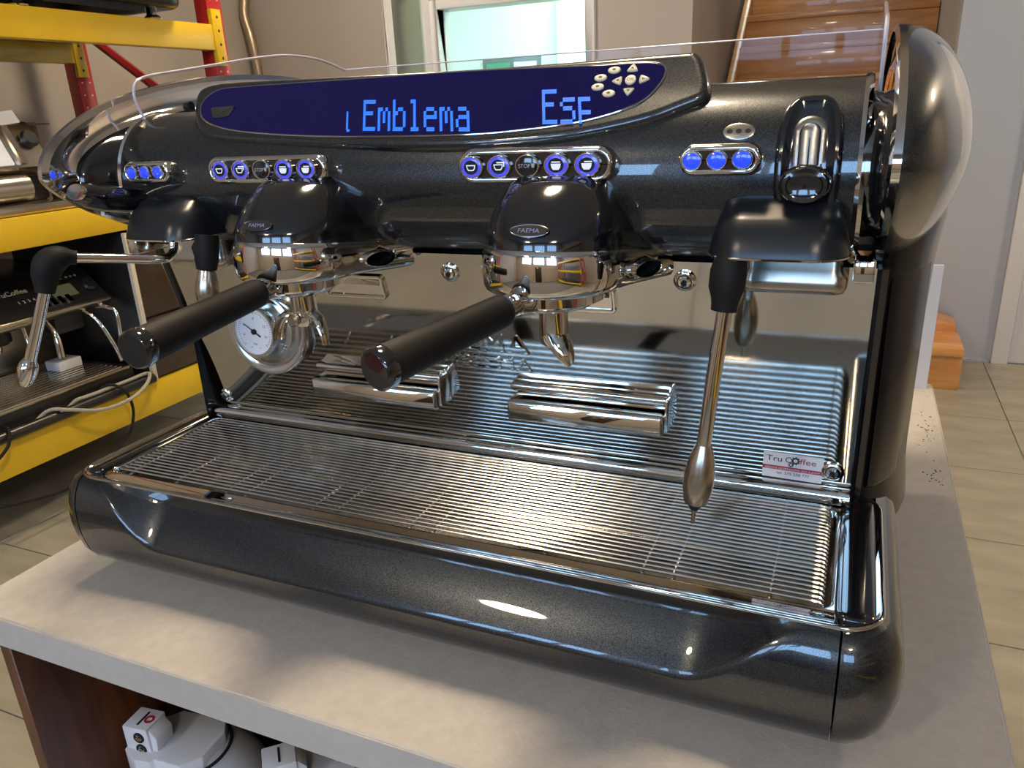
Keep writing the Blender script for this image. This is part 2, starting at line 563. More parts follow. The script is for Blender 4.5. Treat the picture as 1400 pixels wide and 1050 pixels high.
# pallet racks
def rack(root, x0, dx, ys, levels, yname):
    """uprights at x0 and x0+dx (dx away from the aisle), bays between ys; beams run along y"""
    sg = 1 if dx > 0 else -1
    for y in ys:
        for x in (x0, x0 + dx):
            p = B().box(min(x, x + sg * .07), max(x, x + sg * .07), y, y + .085, FLOOR, 1.45).build('post', 'rack_red', root, bevel=.004)
            h = B()
            for q in range(40):
                z = FLOOR + .08 + q * .056
                for yy in (y + .022, y + .063):
                    h.lathe([(.0045, 0), (.0045, .0015)], frame((x - sg * .0002, yy, z), (0, 1, 0), (0, 0, sg)), 6)
            h.build('post_light_dots', 'light_edge', p, flat=True)['kind'] = 'stuff'  # pale discs paint the light showing through the post holes
        for z in (-.35, .35, .6):
            pass
        za = FLOOR + .15
        k = 0
        while za < 1.1:
            xa, xb = (x0 + sg * .05, x0 + dx + sg * .02)
            if k % 2:
                xa, xb = xb, xa
            B().tube([(xa, y + .042, za), (xb, y + .042, za + .55)], .02, 6).build('brace', 'rack_red', root)
            za += .55
            k += 1
    for i in range(len(ys) - 1):
        ya, yb = ys[i] + .085, ys[i + 1]
        for (zt, h) in levels:
            for x in (x0, x0 + dx):
                bx0, bx1 = (x - sg * .012, x + sg * .04)
                bm_ = B().box(min(bx0, bx1), max(bx0, bx1), ya, yb, zt - h, zt).build('beam', 'rack_yellow', root, bevel=.004)
                for yy, s2 in ((ya, -1), (yb, 1)):
                    B().box(min(x - sg * .016, x + sg * .01), max(x - sg * .016, x + sg * .01), min(yy, yy + s2 * .055), max(yy, yy + s2 * .055), zt - h - .06, zt + .06).build('beam_bracket', 'rack_yellow', bm_, bevel=.002)
                    hb = B()
                    for q in range(4):
                        hb.lathe([(.006, 0), (.006, .002)], frame((x - sg * .0162, yy + s2 * .03, zt - h - .03 + q * (h + .06) / 3), (0, 1, 0), (0, 0, sg)), 8)
                    hb.build('bracket_bolts', 'hole', bm_, flat=True)['kind'] = 'stuff'
            n = 7
            for q in range(n):
                yy = lerp(ya, yb, (q + .5) / n)
                B().box(min(x0 + sg * .03, x0 + dx), max(x0 + sg * .03, x0 + dx), yy - (yb - ya) / n * .49, yy + (yb - ya) / n * .49, zt - .020, zt).build('deck_board', 'brown_panel', root, bevel=.002)


RX = -2.2
rk = thing('pallet_rack', 'red and yellow pallet rack loaded with coffee machines along the left wall', 'rack', (RX - .4, 1.0, FLOOR))
LV = [(.868, .10), (.215, .105), (-.495, .13)]
rack(rk, RX, -.85, [-.75, 2.26], LV, 'left')
rk2 = thing('pallet_rack', 'red and yellow pallet rack with empty shelves along the right wall facing the espresso machine', 'rack', (2.7, -2, FLOOR))
rack(rk2, 2.25, .85, [-3.6, -.9], [(.9, .10), (.2, .105), (-.5, .13)], 'right')

# ================================================================== the workbench
wb = thing('workbench', 'open-fronted walnut workbench with a beige laminate top under the espresso machine', 'workbench', (0, .4, FLOOR))
ct = B().box(-.49, .507, -.102, .93, -.038, 0).build('countertop', 'laminate', wb, bevel=.0012, seg=1)
B().box(-.4905, .5075, -.1035, -.1022, -.0375, -.0015).build('edge_band', 'laminate_edge', ct)
B().box(.5072, .5085, -.102, .93, -.0375, -.0015).build('edge_band', 'laminate_edge', ct)
B().box(-.4915, -.4902, -.102, .93, -.0375, -.0015).build('edge_band', 'laminate_edge', ct)
for x in (-.462, .012, .482):
    B().box(x - .009, x + .009, -.09, .90, FLOOR, -.038).build('side_panel', 'walnut', wb, bevel=.001, seg=1)
B().box(-.453, .473, .885, .90, FLOOR + .05, -.038).build('back_panel', 'walnut', wb)
B().box(-.453, .473, -.08, .885, -.68, -.66).build('shelf', 'walnut', wb)
g = B()
for k in range(60):
    a = random.random()
    x, y = random.gauss(.487, .006), random.gauss(.70, .05) if k < 40 else random.gauss(.55, .01)
    r = random.uniform(.0004, .0015)
    if x < .503:
        g.lathe([(r, 0.0), (r * .6, r * .5), (.0001, r * .7)], M.Translation((x, y, 0.0001)), 6)
g = g.build('coffee_grounds', 'coffee_grounds')
tag(g, 'spilled dark coffee grounds on the counter behind the machine', 'coffee grounds')
g['kind'] = 'stuff'


def canister(cx, cy, ztop, rot, label, mark):
    t = thing('canister', label, 'canister', (cx, cy, -.66), 'white canisters under the counter')
    T = M.Translation((cx, cy, 0)) @ M.Rotation(rot, 4, 'Z')
    r = .098
    pr = [(.06, -.66), (.085, -.655), (.1, -.62), (r, ztop - .20)]
    for k in range(1, 15):
        a = k / 14 * PI / 2
        pr.append((max(.001, r * math.cos(a)), ztop - .12 + .12 * math.sin(a) - .0))
    pr[3] = (r, ztop - .13)
    body = B().lathe(pr, T, 48).build('body', 'white_plastic', t)
    # stepped bracket plate on the dome
    pl = [(x * .82, y * .82) for x, y in [(-.075, -.045), (-.045, -.060), (-.02, -.058), (-.016, -.052), (.030, -.054), (.052, -.03), (.055, .02), (.04, .045), (-.04, .045), (-.075, .01)]]
    f_ = T @ M.Translation((0, 0, ztop - .040))
    B().prism(pl[::1], 0, .041, f_).build('cap_plate', 'white_plastic', t, bevel=.002)
    B().tube([T @ V((.052 * math.cos(a), .052 * math.sin(a), ztop - .0165)) for a in [math.radians(-60 + 6 * k) for k in range(21)]], .0022, 6).build('seal', 'hole', t)
    bx0 = -.060
    blk = B().box(bx0, bx0 + .036, -.034, .000, ztop - .03, ztop + .034, T).build('valve_block', 'white_plastic', t, bevel=.0015)
    B().prism([(0, 0), (.014, 0), (.008, .018), (.010, .036), (0, .048)], -.014, .014, T @ frame((bx0 + .036, -.017, ztop - .016), (1, 0, 0), (0, 0, 1))).build('block_web', 'white_plastic', t, bevel=.001)
    for q in range(2):
        fr = T @ frame((bx0 + .023, -.0341, ztop + .021 - q * .0175), (1, 0, 0), (0, 0, 1))
        B().lathe([(.0044, 0), (.0074, 0), (.0074, .0014), (.0044, .0014), (.0044, 0)], fr, 24, False).build('o_ring', 'hole', blk)
        B().lathe([(.0001, .0004), (.003, .0004), (.003, .0026), (.0016, .0026), (.0016, .001), (.0001, .001)], fr, 16).build('port', 'brushed', blk)
    fr = T @ frame((bx0 + .027, -.017, ztop + .0342), (1, 0, 0), (0, 1, 0))
    if mark:
        B().lathe([(.0036, 0), (.0062, 0), (.0062, .0008), (.0036, .0008), (.0036, 0)], fr, 20, False).build('red_ring', 'sticker_red', blk)
    B().box(bx0 + .017, bx0 + .0195, -.028, -.006, ztop + .0335, ztop + .0348, T).build('slot', 'hole', blk)
    return t


canister(-.352, .020, -.243, .12, 'white round-topped canister with a red-ringed two-port block beside the walnut side panel', True)
canister(-.150, .03, -.212, .75, 'white round-topped canister with a turned block, beside the one with the red ring', False)

# ================================================================== the espresso machine
em = thing('espresso_machine', 'dark metallic two-group espresso machine with chrome trim and a blue lit display', 'espresso machine', (0, .25, 0))
ZT = .125


# --- base: swept shell with a scooped front fascia
def Eo(z):
    """outward offset of the base shell at height z"""
    pts = [(.010, -.034), (.0135, -.018), (.022, -.004), (.035, .0045), (.055, .0095), (.075, .011), (.095, .0085), (.110, .003), (.118, -.003), (.1225, -.011)]
    if z <= pts[0][0]:
        return pts[0][1]
    for (a, p), (c, q) in zip(pts, pts[1:]):
        if z <= c:
            t_ = (z - a) / (c - a)
            return lerp(p, q, t_)
    return pts[-1][1]


LOWZ = [.010, .0115, .0135, .0175, .022, .028, .035, .045]
CXL, CXR, CY = -.421, .413, -.004


def profile(s):
    zc = lerp(.1175, .058, s)
    low = LOWZ + [lerp(.045, zc, k / 6) for k in range(1, 7)]
    pr = [(Eo(z), z) for z in low]
    e = Eo(zc)
    zt, et = lerp(.1225, .100, s), lerp(-.012, -.022, s)
    for k in range(1, 9):
        t_ = k / 8
        pr.append((lerp(e, et, t_) + .0015 * s * math.sin(PI * t_), lerp(zc, zt, t_)))
    return pr


rings = []
SEAM_L, SEAM_R = -.398, .3775
NX = 90
for i in range(NX + 1):
    x = lerp(SEAM_L + .0008, SEAM_R - .0008, i / NX)
    s = sstep(-.372, -.285, x) * (1 - sstep(.265, .358, x))
    rings.append([(x, CY - o, z) for o, z in profile(s)])
bs = B()
bs.loft(rings, None, False, False, closed=False)
bs.build('front_fascia', 'paint', em, ang=50)


def cap_path(cx, sg):
    """plan path from the seam round the corner and back along the side; returns (point, normal)"""
    out = []
    r = .052
    seam = SEAM_R if sg > 0 else SEAM_L
    for k in range(3):
        out.append(((lerp(seam + sg * .0008, cx - sg * r, k / 2), CY), (0, -1)))
    if (cx - sg * r - seam) * sg < 0:
        out = [((seam + sg * .0008, CY), (0, -1))]
        r = abs(cx - seam) - .001
    for k in range(1, 15):
        a = k / 14 * PI / 2
        out.append(((cx - sg * r + sg * r * math.sin(a), CY + r - r * math.cos(a)), (sg * math.sin(a), -math.cos(a))))
    for y in (.10, .14, .18, .22, .3, .4, .52):
        out.append(((cx, y), (sg, 0)))
    return out


for sg, cx in ((-1, CXL), (1, CXR)):
    rg = []
    for (p, n_) in cap_path(cx, sg):
        rg.append([(p[0] + n_[0] * o, p[1] + n_[1] * o, z) for o, z in profile(0)])
    B().loft(rg, None, False, False, closed=False).build('end_cap', 'paint', em, ang=50)
B().box(-.38, .372, .02, .52, .012, .050).build('base_pan', 'black_paint', em)
for x in (-.33, .33):
    for y in (.06, .46):
        B().lathe([(.018, 0), (.020, .003), (.017, .013), (.012, .016)], M.Translation((x, y, 0)), 20).build('foot', 'rubber', em)

# --- drip tray
TL, TR_ = -.409, .4055
outer = rrect(TL, TR_, .000, .215, .030, 8)
hole = rrect(-.3775, .3685, .0255, .186, .010, 8)
tb = B()
tb.loft([[(x, y, z) for x, y in offs(p_, o)] for p_, o, z in (
    (hole, 0, .098), (hole, 0, .119), (hole, .0012, .1212), (hole, .004, .1218), (outer, -.006, .1228), (outer, -.0035, .1242), (outer, -.001, .1252),
    (outer, .0005, .1248), (outer, .001, .1235), (outer, 0, .1215), (outer, -.004, .112), (outer, -.012, .100), (outer, -.02, .096))], None, False, False)
tray = tb.build('drip_tray', 'dark_chrome', em, ang=60)
B().loft([[(x, y, z) for x, y in offs(hole, o)] for o, z in ((0, .1), (-.001, .064), (-.005, .058), (-.012, .056))], None, False, True).build('tray_basin', 'brushed', tray)
for sg, xa, xb in ((-1, -.4035, -.3805), (1, .3715, .4000)):
    wp = rrect(min(xa, xb), max(xa, xb), .012, .205, .009, 6)
    B().dome(wp, [(0, .1205), (0, .1232), (-.002, .1246), (-.006, .1252), (-.009, .1254)]).build('tray_wing', 'black_gloss', tray, ang=60)
lp = rrect(-.3715, .3625, .0290, .1840, .006, 4)
gr = B().tube([(x, y, .1150) for x, y in lp] + [(lp[0][0], lp[0][1], .1150)], .0018, 6).build('grille', 'steel_wire', em)
NW = 25
wire = None
for k in range(NW):
    y = lerp(.0295, .1835, k / (NW - 1))
    if wire is None:
        y0 = y
        wire = B().tube([(-.3725, y, .1135), (-.3715, y, .1195), (-.367, y, .1222), (-.36, y, .1225), (0, y, .1225), (.352, y, .1225), (.359, y, .1222), (.3630, y, .1195), (.3635, y, .112)], .0014, 8).build('wire', 'steel_wire', gr)
    else:
        inst(wire, (0, y - y0, 0), gr)
for x in (-.352, -.285, -.215, -.19, -.105, -.078, .005, .03, .115, .14, .225, .25, .325):
    B().tube([(x, .0275, .113), (x, .0282, .1185), (x, .031, .1198), (x, .18, .1198), (x, .1842, .1185), (x, .185, .113)], .0017, 7).build('cross_wire', 'steel_wire', gr)

# --- backsplash (leans forward towards its top edge)
YB0, ZB0, ZB1, SLP = .194, .138, .352, .20


def yb(z):
    t_ = (z - ZB0) / (ZB1 - ZB0)
    return YB0 - (z - ZB0) * SLP + .006 * math.sin(PI * min(1, max(0, t_)))


rg = []
for k in range(25):
    z = lerp(ZB0, ZB1, k / 24)
    rg.append([(-.378, yb(z) + .006, z), (-.378, yb(z), z), (-.25, yb(z), z), (0, yb(z), z), (.25, yb(z), z), (.378, yb(z), z), (.378, yb(z) + .006, z)])
spl = B().loft(rg, None, False, False, closed=False).build('backsplash', 'mirror_steel', em, ang=50)
B().loft([[(x, YB0 - .004 + .0085 * math.cos(a), .1315 + .0085 * math.sin(a)) for a in [2 * PI * q / 16 for q in range(16)]] for x in (-.378, -.2, 0, .2, .378)]).build('bottom_rail', 'chrome', spl)
B().box(-.377, .377, YB0 + .001, YB0 + .012, .118, .142).build('rail_back', 'chrome', spl)
for sg in (-1, 1):
    rg = [[(sg * (.3785 + a), yb(z) - .003 + c, z) for a, c in ((0, 0), (.003, -.002), (.008, .001), (.009, .02), (0, .02))] for z in [lerp(.118, .352, k / 12) for k in range(13)]]
    B().loft(rg).build('edge_strip', 'black_gloss', spl)


def onb(x, z, dx=1.0):
    """frame on the backsplash: local x -> X, local y -> up the plate, local z -> out of it"""
    e = .002
    up = V((0, yb(z + e) - yb(z - e), 2 * e)).normalized()
    return frame((x, yb(z), z), (1, 0, 0), up)


for x, z in ((-.002, .333), (.228, .335), (.3615, .155), (-.359, .153)):
    m_ = onb(x, z)
    sc = B().lathe([(.0098, 0), (.0098, .0015), (.0085, .003), (.0066, .0034), (.006, .002), (.006, .004), (.0048, .0052), (.003, .0054), (.0026, .0034), (.0004, .0034)], m_, 28).build('screw', 'chrome', spl)
    B().lathe([(.0002, .0037), (.0024, .0037), (.0024, .0041), (.0002, .0041)], m_, 6).build('hex_socket_shade', 'hole', spl)  # black disc painted for the shaded inside of the socket
# raised rounded plates beside each group; their upper slope faces the daylight
for x0, x1 in ((-.158, -.082), (.10, .165)):
    m_ = onb((x0 + x1) / 2, .313)
    w_ = (x1 - x0) / 2
    p_ = rrect(-w_, w_, -.0135, .0135, .005, 5)
    B().loft([[(x, y, h) for x, y in offs(p_, o)] for o, h in ((0, 0), (0, .003), (-.001, .0042), (-.0025, .0042), (-.0035, .003), (-.0045, .001))], m_, False, True).build('embossed_plate', 'chrome', spl)
    B().loft([[(x, .0100, .0008), (x, .0035, .0040), (x, .0035, .0006)] for x in (-w_ + .0055, w_ - .0055)], m_).build('plate_slope', 'chrome', spl, flat=True)
# embossed lettering
B().text('FAEMA', .030, .0022, onb(.012, .2475), spacing=1.05, sx=1.22).build('lettering', 'mirror_steel', spl, bevel=.0007, seg=1)
B().text('EMBLEMA', .021, .0018, onb(.012, .2275), spacing=1.05, sx=1.27).build('lettering', 'mirror_steel', spl, bevel=.0006, seg=1)
# folding cup rests
for x0, x1 in ((-.194, -.032), (.050, .211)):
    y = yb(.2) + .002
    cr = B().loft([[(x, lerp(y - .004, y - .030, t_), z) for x, z in offs(rrect(x0, x1, .181, .2035, .004, 5), o)] for o, t_ in ((0, 0), (0, .85), (-.0012, .95), (-.003, 1))]).build('cup_rest', 'chrome', em)
    B().loft([[(x, lerp(y - .0, y - .018, t_), z) for x, z in offs(rrect(x0 - .001, x1 + .002, .2085, .2185, .0045, 5), o)] for o, t_ in ((0, 0), (0, .8), (-.0015, .95), (-.003, 1))]).build('rest_lip', 'chrome', cr)
    B().box(x0 + .004, x1 - .002, y - .002, y + .004, .2, .212).build('rest_slot', 'chrome', cr)
    B().loft([[(x1 + .004 - .004 * abs(c), y - .02 + .0, .2) for c in (0,)] * 3] * 2) if False else None
    B().box(x1 - .0005, x1 + .0025, y - .022, y + .004, .184, .217).build('rest_hinge', 'chrome', cr, bevel=.001)
# service sticker
sm = onb(.3265, .1545) @ M.Rotation(-.02, 4, 'Z')
sk = B().prism(rrect(-.0265, .0265, -.0135, .0135, .0006, 2), .0003, .0009, sm).build('service_sticker', 'sticker_white', em)
sk['label'] = 'white and dark red service sticker with cog logo'
B().prism([(-.0265, -.0045), (.0265, -.0045), (.0265, -.0005), (-.0265, -.0005)], .0009, .0011, sm).build('red_band', 'sticker_red', sk)
sB = lambda t_, x, y, sz, mt, al='LEFT', sx=1.0: B().text(t_, sz, .00005, sm @ M.Translation((x, y, .0012)), al, 1.0, sx).build('print', mt, sk, flat=True)
sB('Tru', -.0238, .0045, .0085, 'sticker_black', sx=1.15)
sB('C', -.0072, .0045, .0085, 'sticker_black', sx=1.0)
sB('ffee', .0058, .0045, .0085, 'sticker_red', sx=1.2)
sB('SERWIS EKSPRESÓW DO KAWY', 0, -.0038, .0030, 'paper', 'CENTER', sx=1.15)
sB('tel. 575 258 777', .001, -.0090, .0040, 'sticker_black', 'CENTER', sx=1.1)


def gear(r, n, m, nm):
    out = []
    for k in range(n * 4):
        a = 2 * PI * k / (n * 4)
        out.append((r * (1.0 if k % 4 < 2 else .76) * math.cos(a), r * (1.0 if k % 4 < 2 else .76) * math.sin(a)))
    inn = [(r * .42 * math.cos(2 * PI * k / (n * 4)), r * .42 * math.sin(2 * PI * k / (n * 4))) for k in range(n * 4)]
    B().loft([[(x, y, 0) for x, y in inn], [(x, y, 0) for x, y in out], [(x, y, .0001) for x, y in out], [(x, y, .0001) for x, y in inn]], m, False, False).build('cog', nm, sk, flat=True)


gear(.0044, 9, sm @ M.Translation((.0022, .0072, .0011)), 'sticker_black')
gear(.0026, 7, sm @ M.Translation((-.0016, .0024, .0011)), 'sticker_black')

# --- pressure gauge
gm = frame((-.257, .172, .2545), (1, 0, 0), (0, .05, 1))
ga = B().lathe([(.056, -.004), (.0565, .0), (.055, .003), (.050, .0035), (.046, .001), (.042, .0015), (.040, .006), (.038, .0065), (.035, .003), (.032, .004), (.030, .016), (.0305, .021), (.029, .0235), (.0265, .0235), (.026, .021)], gm, 56, False).build('pressure_gauge', 'alu', em)
B().lathe([(.0001, .0205), (.0265, .0205), (.0265, .0212), (.0001, .0212)], gm, 40).build('dial', 'dial_white', ga)
tk = B()
for k in range(41):
    a = math.radians(225 - 270 * k / 40)
    L_ = .0035 if k % 5 == 0 else .002
    tk.box(.0235 - L_, .0235, -.00022, .00022, .0213, .0215, gm @ M.Rotation(a, 4, 'Z'))
tk.build('tick_marks', 'key_print', ga, flat=True)['kind'] = 'stuff'
for q, (lx, ly, s_) in enumerate(((0, -.014, 'bar'), (-.0155, -.004, '0'), (-.0145, .007, '4'), (.0, .0155, '8'), (.0145, .007, '12'), (.0155, -.005, '16'), (-.006, -.0185, '+'), (.006, -.0185, '+'))):
    B().text(s_, .0042, .00006, gm @ M.Translation((lx, ly - .0015, .0213))).build('numeral', 'key_print', ga, flat=True)
B().prism([(-.010, -.0009), (.017, -.0003), (.017, .0003), (-.010, .0009)], .0218, .0224, gm @ M.Rotation(math.radians(148), 4, 'Z')).build('needle', 'hole', ga)
B().lathe([(.0001, .0214), (.0032, .0214), (.0032, .0236), (.0001, .0238)], gm, 16).build('needle_hub', 'hole', ga)
for a in (200, 320):
    B().lathe([(.0001, 0), (.0028, 0), (.0022, .0022), (.0001, .003)], gm @ M.Translation((.0335 * math.cos(math.radians(a)), .0335 * math.sin(math.radians(a)), .004)), 12).build('gauge_screw', 'chrome', ga)

# --- upper body: horizontal cylinder between two large oval side discs
BYc, BZc, BR = .170, .4237, .070
bx = []
for x in (-.356, .356):
    bx.append([(x, BYc - BR * math.cos(2 * PI * k / 72), BZc + BR * math.sin(2 * PI * k / 72)) for k in range(72)])
body = B().loft(bx).build('upper_body', 'paint', em, ang=30)
B().box(-.355, .355, .17, .62, .358, .486).build('rear_casing', 'paint', em, bevel=.01)
B().box(-.376, .376, .212, .54, .03, .36).build('lower_casing', 'black_paint', em)
for x, sg in ((-.356, -1), (.356, 1)):
    B().lathe([(.066, 0), (.0712, 0), (.0725, .003), (.0712, .006), (.066, .006), (.062, .004), (.062, -.002)], frame((x, BYc, BZc), (0, 1, 0), (0, 0, 1), (sg, 0, 0)), 64, False).build('body_ring', 'chrome', em)


def ear_outline(a=.335, bt=.101, bl=.11, nt=2.0, nb=1.5, n=96):
    out = []
    for k in range(n):
        th = 2 * PI * k / n
        c_, s_ = -math.cos(th), math.sin(th)
        e = nt if s_ >= 0 else nb
        bb = bt if s_ >= 0 else bl
        out.append((.36 + a * math.copysign(abs(c_) ** (2 / e), c_), .437 + bb * math.copysign(abs(s_) ** (2 / e), s_)))
    return out


for sg, nm in ((-1, 'left'), (1, 'right')):
    xr = .3765
    ro = ear_outline()
    sh = []
    for t_ in (0, .06, .14, .24, .34, .45, .56, .67, .78, .88, .95, .99):
        th = math.asin(min(1, t_))
        k_ = math.cos(th) ** .95
        x = sg * (xr + .066 * t_)
        sh.append([(x, .36 + (y - .36) * lerp(k_, 1, 0.0), .437 + (z - .437) * k_ - (.0)) for y, z in ro])
    ear = B().loft(sh, None, False, True).build('side_shell', 'paint', em, ang=50)
    inn = ear_outline(.297, .067, .072, 2.0, 1.7)
    mid1 = [(lerp(p_[0], q_[0], .18), lerp(p_[1], q_[1], .18)) for p_, q_ in zip(ro, inn)]
    mid2 = [(lerp(p_[0], q_[0], .6), lerp(p_[1], q_[1], .6)) for p_, q_ in zip(ro, inn)]
    bnd = [[(sg * x, y, z) for y, z in p_] for x, p_ in ((xr + .004, ro), (xr - .001, ro), (xr - .003, mid1), (xr + .003, mid1), (xr + .004, mid2), (xr - .001, inn), (xr + .002, [(.36 + (y - .36) * .985, .437 + (z - .437) * .96) for y, z in inn]))]
    B().loft(bnd, None, False, False).build('chrome_rim', 'chrome', ear, ang=50)
    B().loft([[(sg * x, .36 + (y - .36) * k_, .437 + (z - .437) * k_) for y, z in inn] for x, k_ in ((xr + .002, .985), (xr + .0045, .97), (xr + .005, .9))], None, False, True).build('inner_disc', 'chrome', ear, ang=50)
    # black hub between the disc and the cylinder end
    B().loft([[(sg * x, .172 + .108 * k_ * math.cos(2 * PI * q / 48), .4285 + .056 * (k_ if k_ > .9 else lerp(k_, 1.15, .6)) * math.sin(2 * PI * q / 48)) for q in range(48)] for x, k_ in ((.383, 1), (.374, .985), (.370, .94), (.364, .72), (.357, .62))]).build('hub', 'black_gloss', ear, ang=50)
    # pillar below
    pp = smooth_poly([(.377, .200), (.383, .1965), (.395, .205), (.412, .235), (.426, .285), (.432, .34), (.434, .50), (.434, .54), (.377, .54)], 4)
    lv = []
    for z, o in ((.085, .003), (.105, .001), (.122, -.001), (.145, -.002), (.2, -.002), (.28, -.0015), (.33, 0), (.352, .002), (.372, .005), (.40, .004)):
        lv.append([(sg * x, y, z) for x, y in (offs(pp, o))])
    pl = B().loft(lv).build('pillar', 'pillar_black', em, ang=50)
    if sg > 0:
        pl2 = [(x, y) for x, y in smooth_poly([(.390, .2012), (.399, .211), (.413, .238), (.424, .281)], 4, False)]
        rg = []
        for z, o in ((.138, .0), (.142, .0022), (.334, .0022), (.338, 0)):
            rg.append([(x + o * .75, y - o * .65, z) for x, y in pl2])
        B().loft(rg, None, False, False, closed=False).build('pillar_panel', 'pillar_black', pl, ang=50)
    # chrome foot of the rim beside the cylinder
    B().box(min(sg * .3605, sg * .3755), max(sg * .3605, sg * .3755), .105, .15, .349, .366).build('rim_foot', 'chrome', ear, bevel=.002)

# --- clear acrylic guards round the cup warmer
gs = smooth_poly([(.148, .482), (.139, .500), (.137, .517), (.151, .530), (.21, .539), (.269, .547), (.335, .556), (.401, .5615), (.47, .558), (.529, .545)], 4, False)
poly = gs + [(.529, .484)]
for x in (-.3555, .3655):
    pane = B().prism(poly, -.0015, .0015, M(((0, 0, 1, x), (1, 0, 0, 0), (0, 1, 0, 0), (0, 0, 0, 1)))).build('side_guard', 'acrylic', em)
    B().tube([(x, y, z) for y, z in gs], .0016, 6).build('guard_edge', 'acrylic_edge', pane)
pane = B().box(-.335, .370, .5, .503, .484, .545).build('rear_guard', 'acrylic', em)
B().tube([(-.335, .5015, .545), (.370, .5015, .545), (.370, .5015, .486)], .0009, 6).build('guard_edge', 'acrylic_edge', pane)

# --- display
DO, DV = V((0, .100, .457)), V((0, .055, .065)).normalized()
DM = frame(DO, (1, 0, 0), DV)
ho = [(-.2734, .0504), (-.2788, .0709), (-.267, .0821), (-.2246, .0847), (-.0911, .082), (.0328, .0799), (.1407, .0804), (.219, .0816), (.2336, .0789), (.2418, .0648), (.2468, .0383), (.2276, .0265), (.2012, .0155), (.156, .005), (.1198, .0006), (.0617, -.0026), (-.0019, -.0022), (-.088, .0027), (-.166, .0084), (-.2225, .0137), (-.246, .0197), (-.2621, .0318)]
ho = smooth_poly(ho[::-1], 4)
sc = [(-.2615, .048), (-.2624, .0607), (-.2482, .0726), (-.2122, .0775), (-.0893, .0768), (.0341, .075), (.142, .0743), (.1851, .0737), (.2036, .0693), (.2106, .0623), (.2072, .0477), (.1927, .0311), (.1535, .0177), (.1046, .0112), (.052, .0081), (-.0352, .0089), (-.1162, .0125), (-.1882, .0193), (-.2283, .0269), (-.2517, .0367)]
sc = smooth_poly([(x, min(y, .0745 if x < .1 else .0715)) for x, y in sc[::-1]], 4)
dh = B().dome(ho, [(-.002, -.05), (.0, -.03), (.0006, -.012), (.0, -.006), (-.0012, -.0025), (-.0035, -.0006), (-.006, 0), (-.0075, -.0002)], DM).build('display_housing', 'paint', em, ang=50)
B().dome(sc, [(.0012, -.003), (.0012, .0003), (.0006, .0007), (0, .0005)], DM).build('screen_bezel', 'dark_chrome', dh)
B().dome(sc, [(0, -.002), (0, .0004), (-.0004, .0006)], DM).build('screen', 'screen', dh, flat=True)
GL = {'E': ['11111', '10000', '10000', '11110', '10000', '10000', '10000', '11111'],
      'm': ['00000', '00000', '11010', '10101', '10101', '10101', '10001', '10001'],
      'b': ['10000', '10000', '10110', '11001', '10001', '10001', '10001', '11110'],
      'l': ['01100', '00100', '00100', '00100', '00100', '00100', '00100', '01110'],
      'e': ['00000', '00000', '01110', '10001', '11111', '10000', '10000', '01110'],
      'a': ['00000', '00000', '01110', '00001', '01111', '10001', '10001', '01111'],
      's': ['00000', '00000', '01111', '10000', '01110', '00001', '00001', '11110'],
      'p': ['00000', '00000', '11110', '10001', '10001', '11110', '10000', '10000']}


def lcd(txt, x0, x1, y0, y1, name, last=5, y_sh=0.0, sh=0.3):
    n = len(txt)
    cw = (x1 - x0) / (n * 6 - 1)
    ch = (y1 - y0) / 8
    b_ = B()
    for i, c_ in enumerate(txt):
        for r_, row in enumerate(GL[c_]):
            for q, v_ in enumerate(row):
                if v_ == '1' and not (i == n - 1 and q >= last):
                    xx = x0 + (i * 6 + q) * cw
                    yy = y1 - (r_ + 1) * ch + y_sh * (xx - x0)
                    for s1 in (0, 1):
                        ox = -sh * (yy + ch * s1 * .5 - y0)
                        b_.box(xx + ox + .03 * cw, xx + ox + .97 * cw, yy + ch * (s1 * .5 + .03), yy + ch * (s1 * .5 + .46), .0007, .0009, DM)
    return b_.build(name, 'lcd_text', dh, flat=True)


lcd('Emblema', -.0553, .0520, .0148, .0492, 'display_text', 5, -.045, .30)
lcd('Esp', .1180, .1620, .0145, .0495, 'display_text', 4, -.02, .24)
B().prism([(-.0735, .0165), (-.0715, .0165), (-.0780, .037), (-.0798, .037)], .0007, .0009, DM).box(-.0725, -.0695, .0145, .017, .0007, .0009, DM).build('display_text', 'lcd_text', dh, flat=True)
